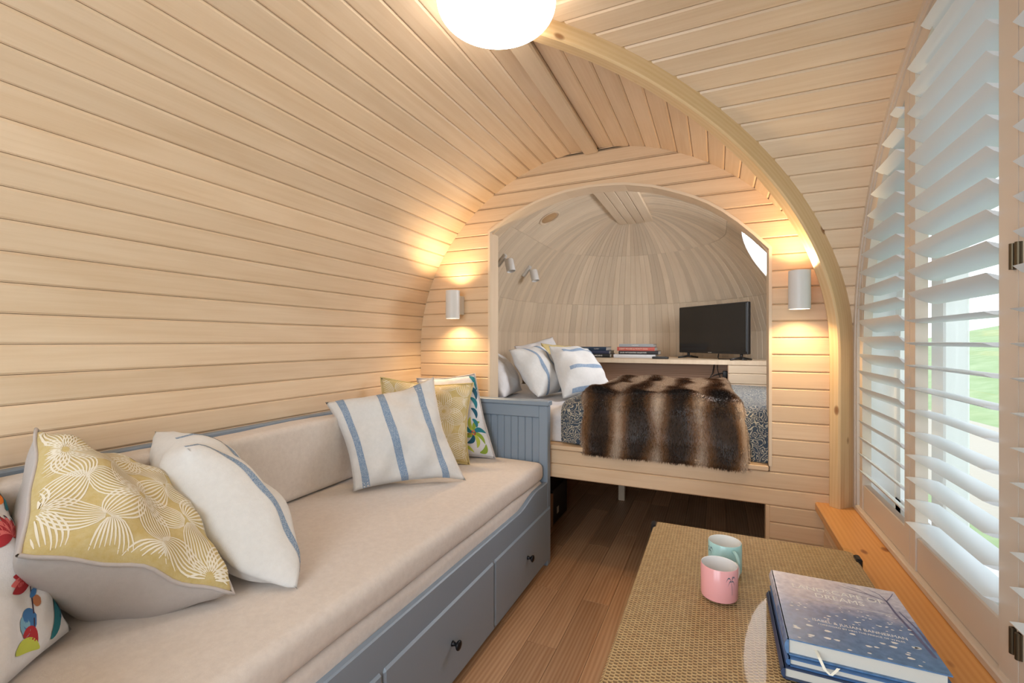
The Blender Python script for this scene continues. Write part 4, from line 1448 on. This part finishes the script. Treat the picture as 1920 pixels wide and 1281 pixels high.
# television
tv = tag(empty('television', (-0.046, 3.76, 0.995), math.atan2(-0.44, 0.48)), 'black flat screen television standing angled on the alcove shelf', 'television')
tx = V((0.48, -0.44, 0)).normalized(); ty = V((0.44, 0.48, 0)).normalized()
def tvp(a, b, z_): return V((-0.046, 3.76, 0)) + tx * a + ty * b + V((0, 0, z_))
def tvbox(name, a0, a1, b0, b1, z0, z1, mat, ch=0.002):
    o = MB().box((a0, b0, z0), (a1, b1, z1), ch).build(name, mat)
    o.data.transform(Matrix((tx, ty, V((0, 0, 1)))).transposed().to_4x4()); o.data.transform(Matrix.Translation((-0.046, 3.76, 0)))
    keep(o, tv); return o
scr = plain('tv_glass', (0.012, 0.012, 0.012), 0.12, spec=0.6)
tvbox('casing', -0.325, 0.325, -0.002, 0.028, 1.038, 1.406, M['black'], 0.004)
tvbox('rear_bulge', -0.22, 0.22, 0.028, 0.055, 1.05, 1.27, M['black'], 0.01)
tvbox('screen', -0.315, 0.315, -0.004, -0.001, 1.055, 1.397, scr, 0.001)
tvbox('badge', -0.022, 0.010, -0.005, -0.002, 1.043, 1.048, M['steel'], 0.0005)
for a in (-0.235, 0.262):
    f = MB().tube([tvp(a, 0.012, 1.040), tvp(a, 0.012, 1.012)], 0.010, 8)
    f.tube([tvp(a, 0.012, 1.012), tvp(a - 0.01, -0.085, 1.001)], [0.009, 0.006], 8).tube([tvp(a, 0.012, 1.012), tvp(a + 0.01, 0.10, 1.001)], [0.009, 0.006], 8)
    keep(f.build('foot', M['black'], smooth=True), tv)
# cables and plug
cb = MB().tube([tvp(0.05, 0.03, 1.045), tvp(0.06, 0.01, 1.01), tvp(0.10, -0.03, 1.001), tvp(0.16, -0.02, 1.001), tvp(0.2, 0.0, 1.004), tvp(0.3, 0.02, 1.001)], 0.004, 8)
tag(cb.build('cable', M['black'], smooth=True), 'black cable lying loose on the shelf under the television', 'cable')
cb = MB().tube([(-0.02, 3.60, 0.964), (-0.025, 3.59, 0.93), (-0.03, 3.585, 0.90), (-0.05, 3.58, 0.865), (-0.02, 3.58, 0.885), (0.03, 3.58, 0.902), (0.042, 3.585, 0.90)], 0.0045, 8)
tag(cb.build('cable', M['black'], smooth=True), 'black power cable looping down under the shelf to the plug', 'cable')
cb = MB().tube([(0.0, 3.60, 0.964), (0.0, 3.595, 0.93), (0.01, 3.59, 0.89), (0.025, 3.585, 0.85), (0.03, 3.585, 0.81)], 0.0025, 8)
tag(cb.build('cable', M['black'], smooth=True), 'thin black cable hanging straight down beside the looping one', 'cable')
pg = tag(rbox('plug', (0.035, 3.56, 0.868), (0.0655, 3.60, 0.918), 0.004, M['black']), 'black plug adapter on the side panel under the shelf', 'plug')

# alcove spotlights, vent and porthole
def wall_frame(side, y, s, d=0.0):
    """origin, inward normal, tangent up (towards the crown), along-y axis for the straight alcove walls"""
    r, zz_ = off(s, d); tx_, tz_ = prof_t(s)
    o = V((XC + side * r * 0.995, y, zz_ - 0.006))
    up = V((-side * tx_, 0, -tz_)).normalized()
    nn = V((side * tz_, 0, -tx_)).normalized()
    return o, nn, up
def spotlight(s, y, label):
    o, nn, up = wall_frame(-1, y, s)
    yy = V((0, 1, 0))
    t = tag(empty('spotlight', o), label, 'spotlight', 'white spotlights on the alcove wall')
    m = Matrix((yy, up, nn)).transposed().to_4x4(); m.translation = o
    b = MB().box((-0.016, -0.05, 0.0), (0.016, 0.05, 0.022), 0.004).build('wall_plate', M['lampwhite']); b.data.transform(m); keep(b, t)
    a = MB().tube([(0, 0.02, 0.02), (0, 0.02, 0.065)], 0.007, 8).build('arm', M['lampwhite'], smooth=True); a.data.transform(m); keep(a, t)
    pc = o + nn * 0.085 + up * 0.01
    ax = (V((0.25, -0.1, -0.95))).normalized()
    q = V((0, 0, 1)).rotation_difference(ax).to_matrix()
    h = MB().lathe([(0.0, -0.045), (0.026, -0.045), (0.030, -0.041), (0.031, 0.040), (0.029, 0.043), (0.026, 0.030), (0.0, 0.028)], 22, pc, q, cap=False).build('lamp_head', M['lampwhite'])
    keep(smooth_angle(h), t)
s_spot = s_at_z(1.70)
spotlight(s_spot, 2.83, 'white wall spotlight half hidden behind the left jamb of the alcove')
spotlight(s_spot + 0.01, 3.30, 'white wall spotlight on the alcove wall, clear of the jamb')
o, nn, up = wall_frame(-1, 2.90, s_at_z(1.968))
m = Matrix((V((0, 1, 0)), up, nn)).transposed().to_4x4(); m.translation = o
vt = tag(empty('air_vent', o), 'round wooden air vent set in the alcove ceiling', 'vent')
q = MB().lathe([(0.064, -0.01), (0.076, 0.0), (0.076, 0.006), (0.068, 0.008), (0.062, 0.004), (0.062, -0.01)], 30, cap=False).build('vent_rim', M['pale']); q.data.transform(m); keep(smooth_angle(q), vt)
q = MB().lathe([(0.0, -0.012), (0.061, -0.012), (0.061, 0.0005), (0.055, 0.003), (0.0, 0.004)], 30, cap=False).build('vent_disc', wood('vent_wood', (0.42, 0.25, 0.12), (0.58, 0.38, 0.2), sx=8, sy=40)); q.data.transform(m); keep(smooth_angle(q), vt)

o, nn, up = wall_frame(1, 2.90, s_at_z(1.63), 0.034)
m = Matrix((V((0, 1, 0)), up, nn)).transposed().to_4x4(); m.translation = o
w2 = struct(empty('window_2', o), 'oval daylit porthole high in the right side of the alcove')
oval = Matrix.Diagonal((2.05, 1.0, 1.0, 1.0))  # pane widened out of view behind the jamb to throw more light into the alcove
q = MB().lathe([(0.20, -0.06), (0.215, -0.05), (0.215, 0.002), (0.205, 0.006), (0.20, 0.0)], 48, cap=False).build('porthole_rim', M['pvc']); q.data.transform(m @ oval); keep(smooth_angle(q), w2)
q = MB().lathe([(0.0, -0.012), (0.2, -0.012), (0.2, -0.004), (0.0, -0.004)], 48, cap=False).build('pane', M['porthole']); q.data.transform(m @ oval); keep(q, w2)

# black storage box and its label under the bed
sb = tag(empty('storage_box', (-1.05, 2.75, 0)), 'black box with a small white label standing under the bed beside the daybed', 'box')
box('box_body', (-1.20, 2.62, 0.004), (-0.912, 2.91, 0.222), M['black'], sb, 0.004)
box('edge_strip', (-0.922, 2.606, 0.004), (-0.908, 2.622, 0.205), wood('strip_wood', (0.30, 0.17, 0.10), (0.40, 0.24, 0.14)), sb, 0.001)
o = box('label_sticker', (-0.9121, 2.70, 0.055), (-0.9105, 2.735, 0.095), M['paper'], sb); o['label'] = 'white paper label'

# ------------------------------------------------------------------ wall sconces
def sconce(x, y, z_, label):
    t = tag(empty('wall_sconce', (x, y, z_)), label, 'wall lamp', 'white up and down wall lamps')
    R_, hh = 0.0385, 0.076
    b = MB().lathe([(R_, -hh), (R_, hh), (R_ - 0.003, hh), (R_ - 0.003, -hh), (R_, -hh)], 36, (x, y, z_), cap=False).build('lamp_shade', M['lampwhite'])
    keep(smooth_angle(b), t)
    keep(MB().box((x - 0.018, y + 0.034, z_ - 0.052), (x + 0.018, YE - 0.0005, z_ + 0.052), 0.003).build('wall_bracket', M['lampwhite']), t)
    for sg in (-1, 1):
        keep(MB().lathe([(0.0, sg * (hh - 0.030)), (R_ - 0.0045, sg * (hh - 0.030)), (R_ - 0.0045, sg * (hh - 0.026)), (0.0, sg * (hh - 0.024))], 24, (x, y, z_), cap=False).build('bulb', M['bulb']), t)
        l = light('sconce_light', 'SPOT', (x, y, z_ + sg * (hh - 0.018)), 9.0, (1.0, 0.68, 0.36), spot_size=rad(128), spot_blend=0.75, shadow_soft_size=0.02)
        l.rotation_euler = (0, 0, 0) if sg < 0 else (PI, 0, 0)
sconce(-1.313, 2.125, 1.329, 'white cylinder wall lamp on the end wall left of the alcove')
sconce(0.297, 2.115, 1.333, 'white cylinder wall lamp on the end wall right of the alcove')

# ceiling lamp
cl = tag(empty('ceiling_lamp', (-0.535, 1.085, 2.07)), 'large round opal glass ceiling lamp, lit', 'ceiling lamp')
pr = [(0.0, 1.972)]
for k in range(1, 25):
    a = PI / 2 * k / 24
    pr.append((0.157 * math.sin(a) ** 0.72, 2.026 - 0.054 * (math.cos(a) ** 0.80 if k < 24 else 0)))
pr += [(0.156, 2.033), (0.150, 2.04)]
o = MB().lathe(pr, 56, (-0.535, 1.085, 0), cap=False).build('globe', M['opal'], smooth=True); keep(o, cl)
o = MB().lathe([(0.0, 2.039), (0.148, 2.039), (0.148, 2.058), (0.0, 2.058)], 48, (-0.535, 1.085, 0), cap=False).build('ceiling_plate', M['lampwhite']); keep(smooth_angle(o), cl)

# ------------------------------------------------------------------ coffee table
tb = tag(empty('coffee_table', (0.08, 1.1, 0)), 'woven rattan coffee table with a glass top beside the sill', 'table')
TX0, TX1, TY0, TY1, TZ = -0.196, 0.360, 0.60, 1.602, 0.5225
def round_rect(x0, y0, x1, y1, r, n_=6):
    out = []
    for cx_, cy_, a in ((x1 - r, y1 - r, 0), (x0 + r, y1 - r, PI / 2), (x0 + r, y0 + r, PI), (x1 - r, y0 + r, 1.5 * PI)):
        for k in range(n_ + 1):
            an = a + PI / 2 * k / n_
            out.append((cx_ + r * math.cos(an), cy_ + r * math.sin(an)))
    return out
def slab(name, x0, y0, x1, y1, r, z0, z1, mat, parent, ch=0.0):
    A = round_rect(x0, y0, x1, y1, r); B = round_rect(x0 + ch, y0 + ch, x1 - ch, y1 - ch, max(0.001, r - ch))
    rs = [[(p[0], p[1], z0) for p in A], [(p[0], p[1], z1 - ch) for p in A], [(p[0], p[1], z1) for p in B]]
    mb = MB().rings(rs)
    o = mb.build(name, mat)
    # planar UV in metres
    ul = o.data.uv_layers[0]
    for l in o.data.loops:
        co = o.data.vertices[l.vertex_index].co
        ul.data[l.index].uv = (co.y, co.x)
    for p in o.data.polygons:
        if abs(p.normal.z) < 0.5:
            for li in p.loop_indices:
                co = o.data.vertices[o.data.loops[li].vertex_index].co
                ul.data[li].uv = (co.x + co.y, co.z)
    keep(o, parent); return o
slab('woven_top', TX0 + 0.004, TY0 + 0.004, TX1 - 0.004, TY1 - 0.004, 0.018, 0.488, TZ, M['rattan'], tb, 0.004)
slab('woven_apron', TX0 + 0.02, TY0 + 0.02, TX1 - 0.02, TY1 - 0.02, 0.012, 0.36, 0.488, M['rattan'], tb, 0.002)
slab('glass_top', TX0, TY0, TX1, TY1, 0.022, TZ + 0.0008, TZ + 0.0062, pane_glass('table_glass', (0.97, 0.98, 0.97), 0.16), tb, 0.001)
for (xx, yy) in ((TX0 + 0.02, TY0 + 0.02), (TX1 - 0.07, TY0 + 0.02), (TX0 + 0.02, TY1 - 0.07), (TX1 - 0.07, TY1 - 0.07)):
    slab('leg', xx, yy, xx + 0.05, yy + 0.05, 0.012, 0.0, 0.36, M['rattan'], tb, 0.002)
for (xx, yy, sx_) in ((TX0 - 0.003, TY1 - 0.055, 1), (TX1 - 0.012, TY1 - 0.075, -1)):
    o = MB().box((xx, yy, TZ - 0.028), (xx + 0.015, yy + 0.035, TZ + 0.0075), 0.003).build('corner_clip', M['blackmetal']); keep(o, tb)
ZT = TZ + 0.0065

# mugs
def mug(x, y, ang, col, label, rim, inner):
    t = tag(empty('mug', (x, y, ZT)), label, 'mug')
    R_, hh = 0.0405, 0.076
    mt_ = plain('glaze_' + col[0], col[1], 0.22)
    mi_ = plain('inner_glaze_' + col[0], inner, 0.2)
    b = MB().lathe([(0.0, 0.001), (R_ - 0.006, 0.0), (R_ - 0.001, 0.003), (R_, 0.008), (R_, hh - 0.002), (R_ - 0.0012, hh)], 44, (x, y, ZT), cap=False)
    o = b.build('cup_wall', mt_); keep(smooth_angle(o), t)
    b = MB().lathe([(R_ - 0.0012, hh), (R_ - 0.0026, hh - 0.001), (R_ - 0.003, 0.01), (R_ - 0.008, 0.006), (0.0, 0.005)], 44, (x, y, ZT), cap=False)
    o = b.build('cup_lining', mi_); keep(smooth_angle(o), t)
    pts = []
    for k in range(13):
        a = -PI / 2 + PI * k / 12
        rr = R_ - 0.002 + 0.026 * math.cos(a) ** 0.8 if abs(math.cos(a)) > 1e-6 else R_ - 0.002
        pts.append((x + rr * math.cos(ang), y + rr * math.sin(ang), ZT + 0.043 + 0.023 * math.sin(a)))
    o = MB().tube(pts, 0.0045, 10).build('handle', mt_ if not rim else rim, smooth=True); keep(o, t)
    # small printed palm on the wall
    def cyl(a, z_): return V((x + (R_ + 0.0006) * math.cos(a), y + (R_ + 0.0006) * math.sin(a), ZT + z_))
    return t, cyl
def mug_print(t, cyl, a0, mat):
    mb = MB()
    def strip(p, w_):
        rows = []
        for i, (a, z_) in enumerate(p):
            k = math.sin(PI * (0.1 + 0.85 * i / (len(p) - 1)))
            rows.append([tuple(cyl(a, z_ - w_ * k)), tuple(cyl(a, z_ + w_ * k))])
        mb.rings(rows, closed=False, cap=False)
    for (da, dz, be) in ((-0.32, 0.000, 0.010), (0.30, 0.002, 0.010), (-0.20, -0.009, 0.006), (0.22, -0.010, 0.006), (0.10, 0.012, 0.004)):
        strip([(a0 + da * i / 6, 0.052 + dz * i / 6 + be * math.sin(PI * i / 6)) for i in range(7)], 0.0014)
    for k in range(3):
        rows = [[tuple(cyl(a0 - 0.012 + 0.05 * (k - 1) + 0.05 * math.sin(i * 0.4), 0.05 - 0.0055 * i)), tuple(cyl(a0 + 0.006 + 0.05 * (k - 1) + 0.05 * math.sin(i * 0.4), 0.05 - 0.0055 * i))] for i in range(6)]
        if k == 1: mb.rings(rows, closed=False, cap=False)
    o = mb.build('palm_print', mat); keep(o, t); o['label'] = 'small dark palm tree print'
dkp = plain('mug_print_ink', (0.10, 0.14, 0.17), 0.4)
wht = plain('white_glaze', (0.78, 0.78, 0.78), 0.2)
t, cyl = mug(0.004, 1.178, rad(50), ('pink', srgb(222, 158, 158)), 'pink mug with a white inside and a small palm print', wht, (0.78, 0.76, 0.75))
mug_print(t, cyl, rad(-52), dkp)
t, cyl = mug(0.018, 1.318, rad(-62), ('mint', srgb(165, 206, 204)), 'pale mint green mug behind the pink mug', None, (0.80, 0.80, 0.78))
mug_print(t, cyl, rad(-150), dkp)

# coffee table books
def cover_mat():
    m, t, b = nt('bluebell_cover_print')
    L = t.links.new
    tc = N(t, 'ShaderNodeTexCoord'); sp = N(t, 'ShaderNodeSeparateXYZ'); L(tc.outputs['Object'], sp.inputs[0])
    mr = N(t, 'ShaderNodeMapRange'); mr.inputs['From Min'].default_value = -0.135; mr.inputs['From Max'].default_value = 0.135
    ns = N(t, 'ShaderNodeTexNoise', i_Scale=22.0, i_Detail=6.0, i_Roughness=0.7); L(tc.outputs['Object'], ns.inputs['Vector'])
    md_ = N(t, 'ShaderNodeMath', operation='MULTIPLY_ADD'); md_.inputs[1].default_value = 0.10; L(ns.outputs['Fac'], md_.inputs[0]); L(sp.outputs[1], md_.inputs[2])
    sb_ = N(t, 'ShaderNodeMath', operation='SUBTRACT'); sb_.inputs[1].default_value = 0.05; L(md_.outputs[0], sb_.inputs[0])
    L(sb_.outputs[0], mr.inputs['Value'])
    r = ramp(t, [(0.0, (0.10, 0.20, 0.37)), (0.45, (0.15, 0.22, 0.39)), (0.62, (0.40, 0.40, 0.51)), (1.0, (0.64, 0.60, 0.66))])  # printed blue to lavender, with a gloss reflection painted in as a paler top
    L(mr.outputs[0], r.inputs[0])
    n2 = N(t, 'ShaderNodeTexNoise', i_Scale=90.0, i_Detail=4.0); L(tc.outputs['Object'], n2.inputs['Vector'])
    mx = N(t, 'ShaderNodeMix', data_type='RGBA', blend_type='OVERLAY'); mx.inputs[0].default_value = 0.5
    L(r.outputs[0], mx.inputs[6]); L(n2.outputs['Fac'], mx.inputs[7])
    L(mx.outputs[2], b.inputs['Base Color'])
    b.inputs['Roughness'].default_value = 0.25
    return m
def book_at_origin(b):
    """re-base cover mesh on the book's centre so its print follows the book"""
    for ch in b.children:
        if ch.name.startswith('cover'):
            ch.data.transform(Matrix.Translation(-b.location)); ch.matrix_parent_inverse = Matrix.Identity(4)
bkd = bm_('navy_cloth', (0.03, 0.05, 0.11))
BZ = ZT + 0.0004
b3 = flat_book('book', 'navy edged book at the bottom of the table stack', 0.106, 0.345, 0.935, 1.205, BZ, BZ + 0.021, bkd, 'x', 'books stacked on the coffee table')
b2_ = flat_book('book', 'thin blue covered book in the middle of the table stack', 0.114, 0.352, 0.940, 1.210, BZ + 0.0214, BZ + 0.036, bm_('deep_blue', (0.05, 0.13, 0.30)), 'x', 'books stacked on the coffee table')
b1 = flat_book('book', 'large blue garden book on top of the table stack with flowers on its cover', 0.113, 0.342, 0.948, 1.216, BZ + 0.0364, BZ + 0.066, cover_mat(), 'x', 'books stacked on the coffee table')
book_at_origin(b1)
zc = BZ + 0.0662
def cov_text(body, size, x_, y_, mat, sx=1.0, al='CENTER'):
    text_mesh('cover_lettering', body, size, basis((x_, y_, zc), (1, 0, 0), (0, 1, 0)), mat, b1, 0.00008, al, sx)
cov_text('LANDSCAPE OF', 0.0240, 0.2285, 1.157, txtw, 0.95)
cov_text('DREAMS', 0.0240, 0.2285, 1.132, txtw, 0.95)
cov_text('ISABEL & JULIAN BANNERMAN', 0.0118, 0.238, 1.032, txtw, 0.9)
cov_text('FOREWORD BY HRH THE PRINCE OF WALES', 0.0068, 0.238, 1.0195, txtw, 0.95)
box('title_rule', (0.145, 1.1095, zc - 0.0001), (0.31, 1.1108, zc + 0.0001), txty, b1)
mb = MB(); rr = random.Random(5)
for k in range(95):
    yy = 0.955 + 0.15 * rr.random() ** 0.8
    xx = 0.125 + 0.205 * rr.random()
    if 1.012 < yy < 1.04 and 0.16 < xx < 0.32: continue
    s_ = 0.0012 + 0.0042 * max(0, (1.11 - yy) / 0.15) * rr.random()
    a0 = rr.random() * 6
    mb.quad([(xx + s_ * (1.4 + 0.4 * math.sin(3 * a + a0)) * math.cos(a), yy + s_ * 0.8 * math.sin(a), zc) for a in [2 * PI * i / 9 for i in range(9)]])
keep(mb.build('blossom_print', txtw), b1)
mb = MB()
for (pts, w_) in (([(0.335, 0.99), (0.327, 1.06), (0.318, 1.12), (0.316, 1.165)], 0.006), ([(0.341, 1.01), (0.336, 1.08), (0.326, 1.13)], 0.004), ([(0.316, 1.165), (0.29, 1.180), (0.262, 1.188), (0.24, 1.199)], 0.0022), ([(0.316, 1.165), (0.31, 1.19), (0.295, 1.205)], 0.002), ([(0.29, 1.180), (0.275, 1.196), (0.258, 1.203)], 0.0014), ([(0.318, 1.15), (0.28, 1.165), (0.25, 1.172)], 0.0014), ([(0.316, 1.165), (0.33, 1.19), (0.337, 1.205)], 0.002)):
    rows = []
    for i, p in enumerate(pts):
        w2_ = w_ * (1 - 0.6 * i / len(pts)) / 2
        q = pts[min(i + 1, len(pts) - 1)]; o_ = pts[max(i - 1, 0)]
        dx, dy = q[0] - o_[0], q[1] - o_[1]; l = math.hypot(dx, dy)
        rows.append([(p[0] - dy / l * w2_, p[1] + dx / l * w2_, zc - 0.00002), (p[0] + dy / l * w2_, p[1] - dx / l * w2_, zc - 0.00002)])
    mb.rings(rows, closed=False, cap=False)
keep(mb.build('tree_print', plain('branch_ink', (0.10, 0.10, 0.20), 0.4)), b1)
# ribbon page marker
rib_ = MB()
pp = [(0.158, 0.953, zc - 0.012), (0.161, 0.938, zc - 0.016), (0.168, 0.930, zc - 0.030), (0.176, 0.928, zc - 0.036), (0.184, 0.931, zc - 0.028), (0.188, 0.934, zc - 0.024)]
rib_.rings([[(p[0] - 0.0025, p[1], p[2]), (p[0] + 0.0025, p[1], p[2])] for p in pp], closed=False, cap=False)
keep(rib_.build('ribbon_marker', M['creamprint']), b1)

# ------------------------------------------------------------------ outdoors
rows = []
rr = random.Random(9)
def ground_z(x, y):
    t = max(0, x - 1.2)
    return -0.30 + 0.02 * t + 0.205 * max(0, t - 3)
for i in range(41):
    x = 0.70 + 24 * (i / 40) ** 1.6
    rows.append([(x, y, ground_z(x, y)) for y in [-16 + 50 * j / 50 for j in range(51)]])
lawn = MB().rings(rows, closed=False, cap=False).build('lawn', M['grass'], None, smooth=True, kind='structure')
lawn['label'] = 'bright green grass slope outside the window'
rows = []
for i in range(13):
    x = 2.0 + 1.9 * i / 12
    rows.append([(x + 0.12 * math.sin(y * 0.9), y, ground_z(x, y) + 0.03 + 0.015 * math.sin(i * PI / 12)) for y in [-4 + 20 * j / 50 for j in range(51)]])
gp = MB().rings(rows, closed=False, cap=False).build('path', M['gravel'], None, smooth=True, kind='structure')
fn = tag(empty('fence', (11, 8, ground_z(11, 8))), 'grey post and wire fence on the grass slope outside', 'fence')
fx = lambda y: 11.0 + 0.12 * y
for k in range(12):
    y = -2 + 2.1 * k
    x = fx(y); z_ = ground_z(x, y)
    o = MB().tube([(x, y, z_ - 0.1), (x, y, z_ + 1.15)], 0.06, 8).build('post', M['post']); keep(o, fn)
for hgt in (0.35, 0.7, 1.05):
    o = MB().tube([(fx(y), y, ground_z(fx(y), y) + hgt) for y in [-2 + 2.1 * k for k in range(12)]], 0.012, 5).build('wire', M['post']); keep(o, fn)
def bush(name, label, x, y, h_, r_, n_):
    z0 = ground_z(x, y)
    t = tag(empty(name, (x, y, z0)), label, 'tree')
    keep(MB().tube([(x, y, z0 - 0.2), (x + 0.05, y, z0 + h_ * 0.35), (x, y + 0.05, z0 + h_ * 0.7)], [0.12, 0.09, 0.04], 8).build('trunk', M['bark'], smooth=True), t)
    mb = MB(); q = random.Random(x + y)
    for k in range(n_):
        d_ = V((q.gauss(0, 1), q.gauss(0, 1), q.gauss(0, 1))).normalized() * (q.random() ** 0.4)
        p = V((x, y, z0 + h_ * 0.62)) + V((d_.x * r_, d_.y * r_, d_.z * h_ * 0.42))
        a = V((q.uniform(-1, 1), q.uniform(-1, 1), q.uniform(-1, 1))).normalized(); b = a.orthogonal().normalized()
        s_ = q.uniform(0.10, 0.2)
        mb.quad([p - a * s_, p + b * s_ * 0.5, p + a * s_, p - b * s_ * 0.5])
    o = mb.build('foliage', M['leafgreen']); keep(o, t); o['kind'] = 'stuff'
for i, (x, y, h_, r_) in enumerate(((17, 22, 4.2, 2.0), (19, 17, 3.4, 1.8), (17.5, 28, 4.6, 2.2))):
    bush('tree', ('leafy tree up the slope, middle one of the three beyond the fence', 'lowest leafy tree up the slope, rightmost of the three beyond the fence', 'tallest leafy tree up the slope, leftmost beyond the fence')[i], x, y, h_, r_, 1500)
for o_ in C.objects:
    if o_.name.startswith('tree'): o_['group'] = 'trees beyond the fence'
